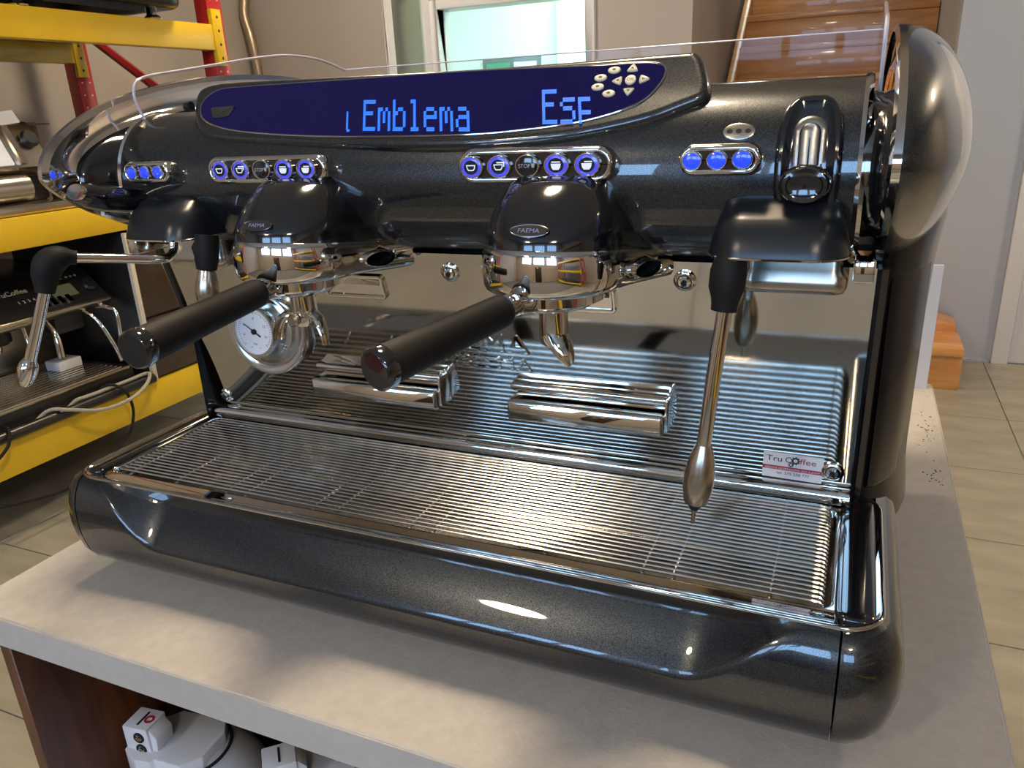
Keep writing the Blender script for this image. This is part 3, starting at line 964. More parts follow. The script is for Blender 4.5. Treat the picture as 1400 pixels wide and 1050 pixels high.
# thin underline of lit dots along the lower screen edge
KEYS = [(.1692, .0647, 'o'), (.1590, .0578, 'o'), (.1583, .0488, 'o'), (.1688, .0417, 'o'), (.1843, .0650, 'u'), (.1742, .0537, 'l'), (.1844, .0540, 'c'), (.1846, .0432, 'd'), (.1948, .0540, 'r')]
for (x, y, k_) in KEYS:
    if k_ == 'o':
        p_ = ell(x, y, .0052, .0033)
    elif k_ == 'c':
        p_ = ell(x, y, .0044, .0046)
    else:
        a0 = {'u': 90, 'l': 180, 'd': 270, 'r': 0}[k_]
        tri = [(x + .0058 * math.cos(math.radians(a0 + q * 120)), y + .0052 * math.sin(math.radians(a0 + q * 120))) for q in range(3)]
        p_ = smooth_poly([(lerp(tri[q][0], tri[(q + j) % 3][0], .18), lerp(tri[q][1], tri[(q + j) % 3][1], .18)) for q in range(3) for j in (2, 1)], 3)
    B().dome(p_, [(0, .0004), (0, .0016), (-.0005, .0021), (-.0012, .0022)], DM).build('key', 'key', dh)
    if k_ == 'o':
        B().prism(ell(x, y, .0016, .0012, 10), .0022, .00226, DM).build('key_symbol', 'key_print', dh, flat=True)
    elif k_ == 'c':
        B().text('OK', .0040, .00003, DM @ M.Translation((x, y - .0014, .0023))).build('key_symbol', 'key_print', dh, flat=True)
    else:
        B().prism([(x + .0019 * math.cos(math.radians(a0 + q * 120)), y + .0017 * math.sin(math.radians(a0 + q * 120))) for q in range(3)], .0022, .00226, DM).build('key_symbol', 'key_print', dh, flat=True)
B().dome(smooth_poly([(-.2475, .0485), (-.2435, .0500), (-.220, .0508), (-.2180, .0495), (-.2200, .0400), (-.2235, .0382), (-.238, .0371), (-.2405, .0385)][::-1], 3), [(0, .0004), (0, .0011), (-.0008, .0013)], DM).build('sensor_window', 'hole', dh)
B().tube([(-.285, .136, .4985), (-.277, .135, .499)], .0042, 12).build('end_knob', 'black_plastic', dh)

# --- button panels
YP = .088


def panel(x0, x1, z0, z1, btns, kinds, br, bh):
    zc_ = (z0 + z1) / 2
    r = (z1 - z0) / 2
    m_ = FR(0, YP, 0)
    o = rrect(x0, x1, z0, z1, r * .999, 9)
    fr_ = B().loft([[(x, z, h) for x, z in offs(o, d_)] for d_, h in ((-.001, -.028), (.0005, -.014), (.0005, -.004), (-.0006, -.001), (-.0018, .0002), (-.0034, .0002), (-.0042, -.0006), (-.0044, -.003))], m_, False, False).build('button_panel', 'chrome', em, ang=50)
    B().prism(offs(o, -.0042), -.006, -.0022, m_).build('panel_plate', 'black_gloss', fr_)
    for (x, z), k_ in zip(btns, kinds):
        B().loft([[(a, c, h) for a, c in ell(x, z, br * q, bh * q, 28)] for q, h in ((1, -.0022), (1, .0004), (.95, .001), (.88, .001), (.84, .0003))], m_, False, False).build('button_ring', 'chrome', fr_)
        col_ = {'stop': 'black_gloss', 'blue': 'blue_led'}.get(k_, 'violet_led')
        B().loft([[(a, c, h) for a, c in ell(x, z, br * q, bh * q, 24)] for q, h in ((.85, -.0018), (.85, .0002), (.6, .0008), (.2, .001))], m_).build('button', col_, fr_)
        if k_ == 'stop':
            B().text('STOP', bh * .48, .00003, m_ @ M.Translation((x - bh * .22, z - bh * .16, .0012))).build('button_print', 'grey_print', fr_, flat=True)
            B().prism([(x + bh * .42, z + bh * .2), (x + bh * .78, z + bh * .2), (x + bh * .70, z - bh * .15), (x + bh * .5, z - bh * .15)][::-1], .001, .00115, m_).build('button_print', 'grey_print', fr_, flat=True)
        elif k_ == 'blue':
            for q in (-1, 0, 1):
                B().box(x + q * bh * .28 - .0002, x + q * bh * .28 + .0002, z - bh * .25, z + bh * .25, .001, .00115, m_).build('button_print', 'violet_led', fr_, flat=True)
        else:
            B().prism(ell(x, z, br * .60, bh * .62, 20), .0006, .00105, m_).build('button_centre', 'hole', fr_, flat=True)
            cup = [(-.46, .22), (-.40, -.1), (-.25, -.3), (.25, -.3), (.40, -.1), (.46, .22)]
            cin = [(-.36, .13), (-.31, -.08), (-.2, -.2), (.2, -.2), (.31, -.08), (.36, .13)]
            C_ = lambda p_, dx=0, dy=0, h=.0011: [(x + a * bh + dx * bh, z + c * bh + dy * bh, h) for a, c in p_]
            bb = B()
            if k_ == 'full' or k_ == 'full2':
                bb.loft([C_(cup, 0, -.08), C_(cup, 0, -.08, .0013)], m_)
                bb.box(x - .2 * bh if k_ == 'full2' else x - .4 * bh, x + .5 * bh if k_ == 'full2' else x + .4 * bh, z + .22 * bh, z + .32 * bh, .0011, .0013, m_)
            else:
                bb.loft([C_(cin), C_(cup), C_(cup, h=.0013), C_(cin, h=.0013), C_(cin)], m_, False, False)
                if k_ == 'small2':
                    bb.box(x - .15 * bh, x + .6 * bh, z + .3 * bh, z + .42 * bh, .0011, .0013, m_).box(x + .5 * bh, x + .6 * bh, z, z + .42 * bh, .0011, .0013, m_)
            bb.build('button_print', 'icon_white', fr_, flat=True)


CU = ['small', 'small2', 'stop', 'full', 'full2']
panel(.0495, .1830, .4245, .4515, [(.062, .4372), (.087, .4375), (.112, .4378), (.137, .438), (.1625, .438)], CU, .0108, .0092)
panel(-.2245, -.085, .4255, .4505, [(-.2085, .438), (-.1835, .438), (-.158, .438), (-.132, .438), (-.1065, .438)], CU, .0108, .0092)
panel(.2335, .2925, .429, .4505, [(.2435, .4393), (.2615, .4396), (.2795, .4399)], ['blue'] * 3, .0076, .0068)
panel(-.3385, -.276, .4265, .4475, [(-.3262, .437), (-.3085, .437), (-.2905, .437)], ['blue'] * 3, .0072, .0064)
# small oval sensor plate above the right panel
a_ = math.asin((.458 - BZc) / BR)
om = frame((.2735, BYc - math.cos(a_) * BR, .458), (1, 0, 0), (0, math.sin(a_), math.cos(a_)))
ov = B().dome(ell(0, 0, .0115, .0065, 28), [(0, -.003), (0, .0012), (-.001, .0016)], om).build('sensor_plate', 'brushed', em)
for q in (-1, 0, 1):
    B().prism(ell(q * .0066, 0, .0022, .0018, 12), .0016, .0018, om).build('sensor_hole_shade', 'hole', ov, flat=True)  # black discs stand in for the dark inside of the holes

# --- steam lever on the right of the cylinder
LX = .3235
pts = []
# bezel: long oval wrapped on the cylinder, built from arc-length slices
def cyl(x, ang, h):
    return (x, BYc - (BR + h) * math.cos(ang), BZc + (BR + h) * math.sin(ang))
def wrap(poly, levels, name, mt, par):
    """poly in (x, arc length) on the cylinder"""
    return B().loft([[cyl(x, s_ / BR, h) for x, s_ in offs(poly, d_)] for d_, h in levels]).build(name, mt, par, ang=50)
bz = [(LX + .0215 * math.copysign(abs(math.cos(t_)) ** .62, math.cos(t_)), .0135 + .0465 * math.copysign(abs(math.sin(t_)) ** .72, math.sin(t_))) for t_ in [2 * PI * k / 48 for k in range(48)]]
lv = wrap(bz, [(.001, -.004), (.001, .004), (-.0008, .007), (-.003, .0078), (-.005, .0068), (-.008, .004), (-.010, .0035)], 'steam_lever', 'black_gloss', em)
u = [(LX - .0112, -.016), (LX - .0112, .033)] + [(LX - .0112 * math.cos(t_), .033 + .0112 * math.sin(t_)) for t_ in [PI * k / 12 for k in range(1, 12)]] + [(LX + .0112, .033), (LX + .0112, -.016)]
u = u[::-1]
wrap(u, [(0, .002), (0, .0045), (-.0015, .0055), (-.004, .0055)], 'lever_track', 'lever_metal', lv)
u2 = [(LX - .0062, -.012), (LX - .0062, .031)] + [(LX - .0062 * math.cos(t_), .031 + .0062 * math.sin(t_)) for t_ in [PI * k / 10 for k in range(1, 10)]] + [(LX + .0062, .031), (LX + .0062, -.012)]
wrap(u2[::-1], [(.001, .004), (.001, .006)], 'track_gap_shade', 'hole', lv)  # raised black strip paints the shade in the gap round the arm
wrap(u2[::-1], [(0, .004), (0, .008), (-.001, .0088)], 'lever_arm', 'lever_metal', lv)
wrap([(LX - .0012, -.012), (LX + .0012, -.012), (LX + .0002, .027), (LX - .0002, .027)], [(0, .0080), (0, .0090)], 'arm_groove_shade', 'hole', lv)  # groove shade painted as a thin raised black strip
kb = B()
km = frame(cyl(LX, -.001 / BR, .0140), (1, 0, 0), (0, math.sin(-.05), math.cos(-.05)))
kb.lathe([(.010, -.012), (.0160, -.009), (.0176, -.002), (.0172, .004), (.0150, .0072), (.0118, .0080), (.0085, .0068), (.0005, .0062)], km, 40, True, 1.0, .78)
kb.build('lever_knob', 'black_gloss', lv)
# lever end on the left side of the machine
lk = B().tube([(-.335, .108, .408), (-.340, .085, .410), (-.344, .062, .414), (-.346, .046, .419), (-.3465, .037, .422)], [.012, .013, .013, .0125, .009], 20).build('steam_lever', 'black_gloss', em)
B().lathe([(.0002, 0), (.0115, 0), (.0125, .002), (.0115, .004), (.009, .0035), (.0002, .003)], frame((-.3465, .0385, .4225), (1, 0, 0), (0, .35, 1)), 28, True, 1.05, .68).build('lever_knob', 'dark_chrome', lk)


# --- hoods over the steam and water outlets
def hood(x0, x1, yf):
    rg = []
    for z, o, d_ in ((.3725, -.0005, 0), (.3735, .0008, 0), (.378, .0, .0), (.388, -.002, .002), (.399, -.0055, .006), (.401, -.007, .008), (.408, -.008, .016), (.413, -.010, .030)):
        p_ = rrect(x0, x1, yf + d_, .17, .026, 8)
        rg.append([(x, y, z) for x, y in offs(p_, o)])
    hd = B().loft(rg).build('outlet_hood', 'black_plastic', em, ang=60)
    rim = offs(rrect(x0, x1, yf, .17, .026, 8), .0004)
    B().tube([(x, y, .3728) for x, y in rim] + [(rim[0][0], rim[0][1], .3728)], .0011, 6).build('hood_lip', 'chrome', hd)


hood(.2595, .3565, .062)
hood(-.338, -.246, .062)
# stainless valve covers behind the hoods
for x0, x1 in ((.2755, .3575), (-.345, -.262)):
    y0 = .128
    rg = [[(x, y, z) for x, y in offs(rrect(x0, x1, y0, .175, .012, 6), o)] for z, o in ((.333, -.006), (.334, -.002), (.338, .0), (.345, .0005), (.352, -.004), (.374, -.005))]
    B().loft(rg).build('valve_cover', 'brushed', em, ang=60)

# --- steam wand on the right
w1 = [(.2775, .078, .378), (.2772, .0735, .36), (.2755, .068, .335), (.2705, .0645, .285), (.2655, .0605, .226), (.263, .0595, .20), (.2605, .0585, .165)]
sw = B().tube(smooth_poly(w1[2:6], 4, False), .0058, 16).build('steam_wand', 'chrome', em)
B().tube([(.2778, .076, .380), (.2775, .0740, .372), (.2765, .0715, .362), (.2757, .0695, .350), (.2755, .0685, .343), (.2752, .068, .338), (.2748, .0675, .333)], [.0105, .0115, .0135, .0132, .0108, .0098, .0096], 20).build('wand_grip', 'rubber', sw)
B().tube([(.2655, .0605, .226), (.2652, .0604, .222), (.2645, .060, .213), (.2635, .0596, .2), (.2622, .0590, .187), (.2612, .0587, .177), (.261, .0586, .175)], [.0062, .0075, .0102, .0122, .0120, .0102, .0095], 24).build('wand_bulb', 'brushed', sw)
B().tube([(.261, .0586, .175), (.2605, .0584, .1715), (.2602, .0583, .1685)], [.0056, .0056, .004], 14).build('wand_tip', 'black_plastic', sw)
B().tube([(.2603, .0583, .169), (.2596, .058, .1555)], .0017, 10).build('probe', 'brushed', sw)

# --- left: bent steam tube with rubber grip, and the water outlet
w2 = [(-.2765, .078, .382), (-.2765, .078, .368), (-.2755, .074, .3585), (-.2735, .063, .3555), (-.2780, .050, .3567), (-.2930, .024, .362), (-.3080, .000, .3665), (-.314, -.010, .368)]
sw2 = B().tube(smooth_poly(w2, 5, False), .0046, 14).build('steam_wand', 'chrome', em)
B().tube(smooth_poly([(-.3120, -.006, .3675), (-.3175, -.014, .3695), (-.3255, -.023, .3665), (-.3295, -.0275, .3565), (-.3305, -.030, .346), (-.3315, -.0315, .339)], 4, False), [.0068] * 3 + [.0085, .010, .0115, .0122, .0128, .0132, .0134, .0134, .013, .0125, .012, .0112, .0105, .010, .0094, .009, .0088, .0086], 20).build('wand_grip', 'rubber', sw2)
B().tube([(-.3312, -.031, .342), (-.344, -.0395, .305), (-.3555, -.047, .274), (-.3565, -.0475, .271)], .0052, 14).build('wand_tube', 'chrome', sw2)
B().tube([(-.3550, -.0467, .2755), (-.3565, -.0476, .272), (-.3585, -.049, .267), (-.361, -.0505, .260), (-.3633, -.052, .2535), (-.3645, -.0528, .2505)], [.0055, .0080, .0090, .0082, .0062, .004], 18).build('wand_tip', 'chrome', sw2)
hw = B().tube([(-.237, .085, .376), (-.2375, .083, .365), (-.2385, .081, .352), (-.2395, .0795, .342)], [.0115, .012, .0118, .0100], 20).build('water_outlet', 'rubber', em)
B().tube([(-.2375, .0815, .368), (-.244, .078, .360), (-.2478, .0765, .3555)], [.010, .0085, .002], 14).build('outlet_fin', 'rubber', hw)
B().tube([(-.2394, .0797, .343), (-.2397, .079, .338), (-.2402, .078, .330), (-.2408, .0768, .321), (-.2412, .0758, .312), (-.2414, .0755, .309)], [.0078, .0092, .0112, .0122, .011, .009], 22).build('outlet_bulb', 'brushed', hw)


# --- brewing groups
def plan(cx, rn, wr, yn, yr=.158, n1=18, n2=10):
    """outline: rear right -> along the side -> round nose -> rear left (viewed from above)"""
    yc = yn + rn
    side = []
    for k in range(n2):
        t_ = k / n2
        y = lerp(yr, yc, t_)
        q = (y - yc) / (yr - yc)
        side.append((rn + (wr - rn) * (q ** 1.5), y))
    right = side
    nose = [(rn * math.cos(a), yc - rn * math.sin(a)) for a in [PI * k / (2 * n1) for k in range(2 * n1 + 1)]]
    left = [(-x, y) for x, y in side[::-1]]
    pts_ = right + nose + left
    return [(cx + x, y) for x, y in pts_]


def group(cx):
    yr = .158
    lv_ = [(.430, .036, .040, .075), (.424, .041, .046, .062), (.414, .046, .056, .049), (.402, .0505, .066, .037), (.391, .053, .0745, .0295), (.380, .054, .081, .0265), (.366, .0535, .084, .0265)]
    def ring(z, rn, wr, yn, sh):
        out = []
        for x, y in plan(cx, rn, wr, yn, yr):
            nz = 1 - min(1, max(0, (y - yn) / .10))
            out.append((x, y, z + sh * nz))
        return out
    g_ = B().loft([ring(z, a, c, d_, .006 if z < .385 else 0) for z, a, c, d_ in lv_]).build('group_head', 'black_gloss', em, ang=60)
    cl = [(.3680, .0540, .0835, .0262, .013), (.3675, .0555, .085, .0247, .013), (.365, .0568, .0866, .0234, .011), (.360, .0578, .0878, .0224, .008), (.354, .0582, .0882, .0220, .004), (.348, .0574, .0876, .0228, .001), (.3435, .0556, .0862, .0246, .0015), (.3400, .0525, .0835, .0277, .003), (.3380, .0470, .0780, .0332, .005)]
    co = B().loft([ring(z, a, c, d_, s_) for z, a, c, d_, s_ in cl]).build('chrome_collar', 'chrome', g_, ang=60)
    nm_ = V((.86, -.46, -.12)).normalized()
    cut = B()
    for sg in (-1, 1):
        n_ = V((nm_.x * sg, nm_.y, nm_.z))
        u_ = V((.46 * sg, .86, 0)).normalized()
        m_ = frame(V((cx + sg * .0705, .112, .3535)) + n_ * .0006, u_, n_.cross(u_), n_)
        cut.prism(ell(0, 0, .0150, .0066, 28), -.034, .012, m_)
        B().loft([[(a, q, h) for a, q in ell(0, 0, .0150 * k_, .0066 * k_, 28)] for k_, h in ((1.16, -.004), (1.14, .0015), (1.04, .0022), (1, .001), (1, -.004))], m_, False, False).build('hole_rim', 'chrome', g_)
        B().loft([[(a, q, h) for a, q in ell(0, 0, .0149 * k_, .0065 * k_, 28)] for k_, h in ((1, -.002), (.99, -.024), (.8, -.030))], m_, False, True).build('hole_shade_liner', 'black_plastic', g_)  # black liner added so the recess looks dark inside
    ct_ = cut.build('cutter', 'chrome', g_)
    md = co.modifiers.new('cut', 'BOOLEAN')
    md.operation, md.object, md.solver = 'DIFFERENCE', ct_, 'EXACT'
    bpy.context.view_layer.update()
    nme = bpy.data.meshes.new_from_object(co.evaluated_get(bpy.context.evaluated_depsgraph_get()))
    co.modifiers.clear()
    co.data = nme
    bpy.data.objects.remove(ct_)
    # oval maker's badge on the sloping front
    bm_ = frame((cx, .0325, .3945), (1, 0, 0), (0, .62, .78))
    bd = B().dome(ell(0, 0, .0165, .0058, 32), [(.0, -.004), (0, .0010), (-.0008, .0014), (-.0014, .0010)], bm_).build('badge', 'badge_rim', g_)
    B().prism(ell(0, 0, .0148, .0046, 28), .001, .0012, bm_).build('badge_field', 'hole', g_, flat=True)
    B().text('FAEMA', .0050, .00006, bm_ @ M.Translation((0, -.0017, .0013)), sx=1.15).build('badge_lettering', 'badge_blue', g_, flat=True)
    B().lathe([(.0388, .346), (.0388, .3335), (.043, .3335), (.043, .346)], M.Translation((cx, .08, 0)), 40, False).build('bell_ring', 'chrome', g_)


GX2, GX1 = .1345, -.1235
group(GX2)
group(GX1)


# ================================================================== portafilters (locked into the groups)
def portafilter(cx, a, e, double, label):
    t = thing('portafilter', label, 'portafilter', (cx, .08, .33), 'portafilters locked into the espresso machine')
    a, e = V(a), V(e)
    d_ = (e - a).normalized()
    T = M.Translation((cx, .08, 0))
    B().lathe([(.010, .3250), (.026, .3255), (.032, .3275), (.0355, .331), (.0370, .336), (.0385, .3375), (.0385, .3405), (.0365, .3425)], T, 44).build('filter_holder', 'chrome', t)
    ring = V((cx, .08, .3345))
    st_ = ring + (V((a.x, a.y, .3345)) - ring).normalized() * .034
    nk = a - d_ * .002
    B().tube([st_, st_.lerp(nk, .35) + V((0, 0, -.001)), st_.lerp(nk, .7), nk], [.0085, .0072, .0078, .0098], 16).build('neck', 'chrome', t)
    B().tube([st_ + V((-.012, .004, .003)), st_ + V((-.013, -.010, .009)), st_ + V((-.0125, -.013, .015))], [.004, .003, .0015], 10).build('locking_lug', 'black_plastic', t)
    B().tube([a - d_ * .014, a - d_ * .010, a + d_ * .002], [.0085, .0098, .0102], 20).build('ferrule', 'dark_chrome', t)
    L_ = (e - a).length
    hp = [(0, .0108), (.002, .0124), (.006, .0129), (.03, .0131), (.06, .0134), (.09, .0139), (L_ - .012, .0144), (L_ - .010, .0146)]
    B().tube([a + d_ * q for q, r in hp], [r for q, r in hp], 28).build('handle', 'rubber', t)
    cp = [(L_ - .010, .0150), (L_ - .008, .0153), (L_ - .003, .0152), (L_ - .001, .0146), (L_ + .0002, .0132), (L_ - .0004, .0122), (L_ - .0006, .001)]
    cap = B().tube([a + d_ * q for q, r in cp], [r for q, r in cp], 32).build('end_cap', 'black_gloss', t)
    # spout
    sp = B().lathe([(.0085, .3265), (.0108, .3250), (.0112, .3235), (.0112, .3225), (.0122, .322), (.0122, .302), (.0120, .297), (.0102, .2925), (.006, .291)], T, 32).build('spout', 'chrome', t)
    if double:
        for sg in (-1, 1):
            pth = smooth_poly([(cx, .08, .301), (cx + sg * .012, .076, .3015), (cx + sg * .021, .072, .297), (cx + sg * .026, .070, .286), (cx + sg * .0275, .069, .277)], 4, False)
            n_ = len(pth)
            rg = []
            for i, q in enumerate(pth):
                tn = (V(pth[min(i + 1, n_ - 1)]) - V(pth[max(0, i - 1)])).normalized()
                sd = V((.28 * sg, -.96, 0)).normalized()
                sd = (sd - tn * sd.dot(tn)).normalized()
                up = tn.cross(sd) * (1 if sg < 0 else -1)
                wd = lerp(.0105, .0060, i / (n_ - 1))
                rg.append([V(q) + sd * wd * math.cos(th) + up * wd * .75 * math.sin(th) for th in [PI * k / 10 for k in range(11)]] +
                          [V(q) + sd * (wd - .0014) * math.cos(th) + up * (wd - .0014) * .7 * math.sin(th) for th in [PI * k / 10 for k in range(10, -1, -1)]])
            B().loft(rg).build('spout_channel', 'chrome', sp, ang=50)
        B().lathe([(.006, 0), (.0065, .004), (.0045, .006), (.001, .006)], frame((cx - .002, .0665, .300), (1, 0, 0), (0, 0, 1)), 20).build('spout_bolt', 'brushed', sp)
    else:
        rg = []
        dd = V((.55, -.30, -.80)).normalized()
        sd = V((.48, .88, 0)).normalized()
        sd = (sd - dd * sd.dot(dd)).normalized()
        up = sd.cross(dd)
        o_ = V((cx + .001, .078, .302))
        for q, wd in ((0, .0115), (.008, .0115), (.016, .0105), (.025, .0078), (.031, .0035)):
            c_ = o_ + dd * q
            rg.append([c_ + sd * wd * math.cos(th) - up * wd * .8 * math.sin(th) for th in [PI * k / 12 for k in range(13)]] +
                      [c_ + sd * (wd - .0014) * math.cos(th) - up * (wd - .0014) * .75 * math.sin(th) for th in [PI * k / 12 for k in range(12, -1, -1)]])
        B().loft(rg).build('spout_channel', 'chrome', sp, ang=50)


portafilter(GX2, (.1205, .012, .3385), (.0815, -.110, .3255), False, 'black-handled portafilter with a single spout, in the group beside the steam wand')
portafilter(GX1, (-.1222, .020, .3380), (-.1142, -.127, .3283), True, 'black-handled portafilter with a double spout, in front of the pressure gauge')

# ================================================================== things on the rack
DZ = -.495
bk = thing('espresso_machine', 'black panelled espresso machine with silver buttons on the lower rack shelf', 'espresso machine', (-2.35, 1.0, DZ))
ym0, ym1 = .42, 1.50
B().box(-2.66, -2.04, ym0, ym1, DZ + .012, DZ + .075).build('base', 'black_paint', bk, bevel=.008)
for x in (-2.6, -2.1):
    for y in (ym0 + .06, ym1 - .06):
        B().lathe([(.02, DZ), (.024, DZ + .004), (.016, DZ + .014)], M.Translation((x, y, 0)), 12).build('foot', 'rubber', bk)
tr = B().box(-2.42, -2.035, ym0 + .02, ym1 - .02, DZ + .075, DZ + .088).build('drip_tray', 'brushed', bk, bevel=.003)
sl = None
for k in range(14):
    x = -2.40 + k * .0265
    if sl is None:
        sl = B().box(x, x + .012, ym0 + .05, ym1 - .05, DZ + .088, DZ + .092).build('slat', 'steel_wire', tr)
        x0_ = x
    else:
        inst(sl, (x - x0_, 0, 0), tr)
B().box(-2.64, -2.43, ym0 + .02, ym1 - .02, DZ + .075, -.16).build('backsplash', 'brushed', bk)
uv = [(-2.66, -.17), (-2.14, -.17), (-2.085, -.155), (-2.075, -.135), (-2.20, -.025), (-2.25, -.01), (-2.66, -.005)]
mY = M(((1, 0, 0, 0), (0, 0, 1, 0), (0, 1, 0, 0), (0, 0, 0, 1)))
B().prism(uv, ym0, ym1, mY).build('upper_body', 'black_paint', bk, bevel=.01)
B().prism([(-2.13, -.177), (-2.075, -.158), (-2.062, -.140), (-2.07, -.130), (-2.14, -.168)], ym0 + .01, ym1 - .01, mY).build('front_trim', 'brushed', bk, bevel=.002)
pm = frame((-2.075, 1.0, -.135), (0, 1, 0), (-.125, 0, .11))
for k in range(3):
    for q in range(5):
        yy = -.46 + k * .335 + q * .031
        B().prism(rrect(yy, yy + .018, .022, .056, .003, 2), -.001, .006, pm).build('button', 'chrome', bk)
B().prism(rrect(.30, .395, .048, .105, .004, 3), -.001, .003, pm).build('screen', 'lcd_green', bk)
B().lathe([(.03, -.002), (.03, .01), (.022, .018), (.001, .018)], pm @ M.Translation((.455, .075, 0)), 24).build('knob', 'black_plastic', bk)
for (tx, x_, y_, s_) in (('TruCoffee', .17, .11, .030), ('COFFEE SYSTEMS', -.20, .085, .026), ('- - -  + + +', .40, .128, .022), ('1  2  3  4', .20, .066, .018)):
    B().text(tx, s_, .0002, pm @ M.Translation((x_, y_, .0008))).build('panel_print', 'light_edge', bk, flat=True)
for yy in (.75, 1.12):
    gh = B().lathe([(.045, -.17), (.05, -.20), (.05, -.225), (.036, -.235)], M.Translation((-2.23, yy, 0)), 24).build('group_head', 'black_plastic', bk)
    B().lathe([(.012, -.235), (.012, -.262), (.006, -.27)], M.Translation((-2.23, yy, 0)), 12).build('spout', 'chrome', gh)
B().tube(smooth_poly([(-2.16, 1.18, -.17), (-2.15, 1.18, -.23), (-2.13, 1.175, -.29), (-2.14, 1.17, -.34)], 4, False), .008, 10).build('steam_wand', 'chrome', bk)
B().tube(smooth_poly([(-2.15, 1.26, -.17), (-2.10, 1.255, -.22), (-2.09, 1.25, -.31)], 4, False), [.008] * 5 + [.013] * 4, 10).build('steam_wand', 'chrome', bk)
B().box(-2.20, -2.12, 1.275, 1.40, -.235, -.172).build('valve_block', 'black_plastic', bk, bevel=.01)
B().tube(smooth_poly([(-2.12, 1.44, -.16), (-2.05, 1.47, -.175), (-2.03, 1.47, -.22), (-2.04, 1.465, -.36)], 4, False), .008, 10).build('steam_wand', 'chrome', bk)
B().tube(smooth_poly([(-2.12, 1.385, -.16), (-2.06, 1.40, -.20), (-2.02, 1.42, -.30), (-2.01, 1.43, -.37)], 4, False), .007, 10).build('steam_wand', 'chrome', bk)
B().box(-2.30, -2.22, 1.32, 1.42, DZ + .092, DZ + .13).build('cup_rest', 'paper', bk, bevel=.004)

bk.location += V((-.185, .06, 0))
cb = thing('cabinet', 'tall black cabinet with a brown front and pale edge strip on the lower rack shelf', 'cabinet', (-2.35, 1.75, DZ))
B().box(-2.75, -2.09, 1.525, 1.98, DZ, .10).build('carcass', 'black_paint', cb, bevel=.004)
B().box(-2.09, -2.075, 1.545, 1.97, -.235, .085).build('door', 'brown_panel', cb, bevel=.003)
B().box(-2.09, -2.075, 1.545, 1.97, DZ + .01, -.245).build('drawer_front', 'brown_panel', cb, bevel=.003)
B().box(-2.0895, -2.07, 1.524, 1.543, DZ, .10).build('edge_strip', 'light_edge', cb, bevel=.002)
B().lathe([(.001, 0), (.009, 0), (.009, .012), (.001, .014)], frame((-2.075, 1.72, .0), (0, 1, 0), (0, 0, 1)), 12).build('knob', 'brushed', cb)

cb.location += V((-.11, .085, 0))
MZ = .215
ms = thing('coffee_machine', 'stainless steel coffee machine with a pale blue side panel on the middle rack shelf', 'coffee machine', (-2.5, 1.15, MZ))
B().box(-2.75, -2.2, .62, 1.53, MZ, MZ + .035).build('base', 'brushed', ms, bevel=.012)
up = [(-2.72, MZ + .035), (-2.30, MZ + .035), (-2.30, MZ + .12), (-2.25, MZ + .15), (-2.33, MZ + .30), (-2.72, MZ + .31)]
B().prism(up, .64, 1.44, mY).build('body', 'brushed', ms, bevel=.012)
B().tube([(-2.27, .66, MZ + .085), (-2.27, 1.33, MZ + .085)], .045, 24).build('drum', 'brushed', ms)
fm2 = frame((-2.25, 1.0, MZ + .15), (0, 1, 0), (-.08, 0, .15))
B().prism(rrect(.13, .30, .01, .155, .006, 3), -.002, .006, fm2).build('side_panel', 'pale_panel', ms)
B().prism(rrect(.325, .345, .01, .15, .004, 3), -.002, .012, fm2).build('handle', 'chrome', ms)
B().lathe([(.03, 0), (.032, .012), (.024, .022), (.001, .022)], fm2 @ M.Translation((.40, .10, 0)), 20).build('knob', 'black_plastic', ms)
B().prism(rrect(.35, .425, .115, .162, .003, 2), .001, .003, fm2 @ M.Rotation(.12, 4, 'Z')).build('paper_tag', 'paper', ms)
B().box(-2.30, -2.2, 1.44, 1.475, MZ + .03, MZ + .12).build('bracket', 'black_plastic', ms, bevel=.006)
bx_ = thing('cardboard_box', 'open brown cardboard box on the middle rack shelf behind the stainless machine', 'box', (-2.86, 1.62, MZ))
B().box(-2.97, -2.78, 1.52, 1.80, MZ, MZ + .30).build('carton', 'cardboard', bx_, bevel=.003)
B().box(-2.782, -2.70, 1.52, 1.80, MZ + .288, MZ + .296).build('flap', 'cardboard', bx_)

tm = thing('coffee_machine', 'black coffee machine with chrome feet on the top rack shelf', 'coffee machine', (-2.5, 1.5, .868))
B().loft([[(x, y, z) for x, y in offs(rrect(-2.74, -2.14, .55, 2.10, .09, 6), o)] for z, o in ((.91, -.02), (.918, -.006), (.93, 0), (1.22, 0), (1.24, -.01), (1.25, -.03))]).build('housing', 'black_paint', tm, ang=60)
for x in (-2.22, -2.66):
    for y in (.7, 1.42, 1.98):
        B().lathe([(.034, .868), (.036, .873), (.022, .884), (.018, .912)], M.Translation((x, y, 0)), 20).build('foot', 'chrome', tm)
B().box(-2.6, -2.17, 1.48, 1.9, .885, .912).build('belly_plate', 'black_plastic', tm)


def cable(pts_, r, mt, label, k=6):
    o = B().tube(smooth_poly(pts_, k, False), r, 8).build('cable', mt)
    tag(o, label, 'cable', 'cables lying on the lower yellow beam')


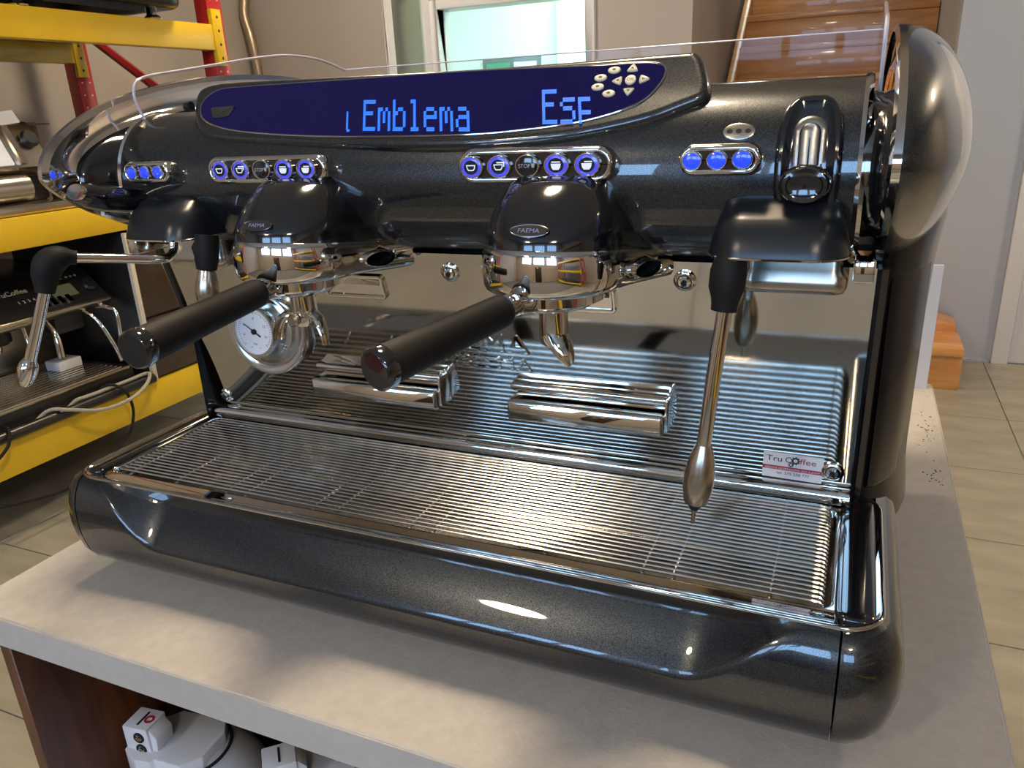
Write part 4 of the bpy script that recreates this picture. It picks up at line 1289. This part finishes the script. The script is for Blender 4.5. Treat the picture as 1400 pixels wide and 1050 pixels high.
bt = B().tube([(-2.175, .55, DZ + .0185), (-2.175, 1.60, DZ + .0185)], .019, 14).build('rod', 'black_paint')
tag(bt, 'long black rod lying along the edge of the lower rack shelf', 'rod')
cable([(-2.209, 1.06, DZ + .0075), (-2.208, 1.10, DZ + .012), (-2.203, 1.13, DZ + .030), (-2.190, 1.15, DZ + .044), (-2.168, 1.17, DZ + .047), (-2.140, 1.20, DZ + .036), (-2.105, 1.30, DZ + .004), (-2.098, 1.42, DZ + .004), (-2.115, 1.51, DZ + .026), (-2.150, 1.565, DZ + .047), (-2.176, 1.565, DZ + .0475),
       (-2.178, 1.50, DZ + .0455), (-2.177, 1.36, DZ + .0455), (-2.181, 1.30, DZ + .0455), (-2.194, 1.27, DZ + .042), (-2.204, 1.25, DZ + .028), (-2.209, 1.22, DZ + .010), (-2.209, 1.16, DZ + .0075)], .007, 'cable_grey', 'grey cable looped over the black rod on the lower yellow beam')
cable([(-2.209, 1.33, DZ + .006), (-2.208, 1.36, DZ + .020), (-2.197, 1.38, DZ + .048), (-2.176, 1.40, DZ + .0585), (-2.150, 1.42, DZ + .044), (-2.135, 1.44, DZ + .0), (-2.135, 1.44, DZ - .08), (-2.14, 1.38, DZ - .16), (-2.15, 1.15, DZ - .24), (-2.16, .9, DZ - .20), (-2.165, .75, DZ - .14)], .0055, 'rubber', 'black cable drooping in front of the lower yellow beam below the rod')
cable([(-2.165, .74, DZ - .07), (-2.15, .86, DZ - .06), (-2.142, .95, DZ - .01), (-2.148, .975, DZ + .030), (-2.172, .99, DZ + .0455), (-2.192, .99, DZ + .042), (-2.203, .98, DZ + .026), (-2.208, .95, DZ + .007)], .0055, 'rubber', 'short black cable curling up onto the lower yellow beam')

hs = B().tube(smooth_poly([(-3.36, 3.86, 1.22), (-3.365, 3.84, 1.12), (-3.33, 3.83, .99), (-3.315, 3.83, .86), (-3.31, 3.83, .70), (-3.31, 3.84, .4), (-3.31, 3.86, FLOOR + .02)], 6, False), .032, 12).build('hose', 'braid')
tag(hs, 'braided metal hose hanging on the back wall beside the red rack post', 'hose')
ps = B().box(.435, .4975, .900, .9035, 0, .213).build('paper_sheet', 'paper', bevel=.0005, seg=1)
tag(ps, 'white stiff paper sheet standing at the far corner of the counter', 'paper')
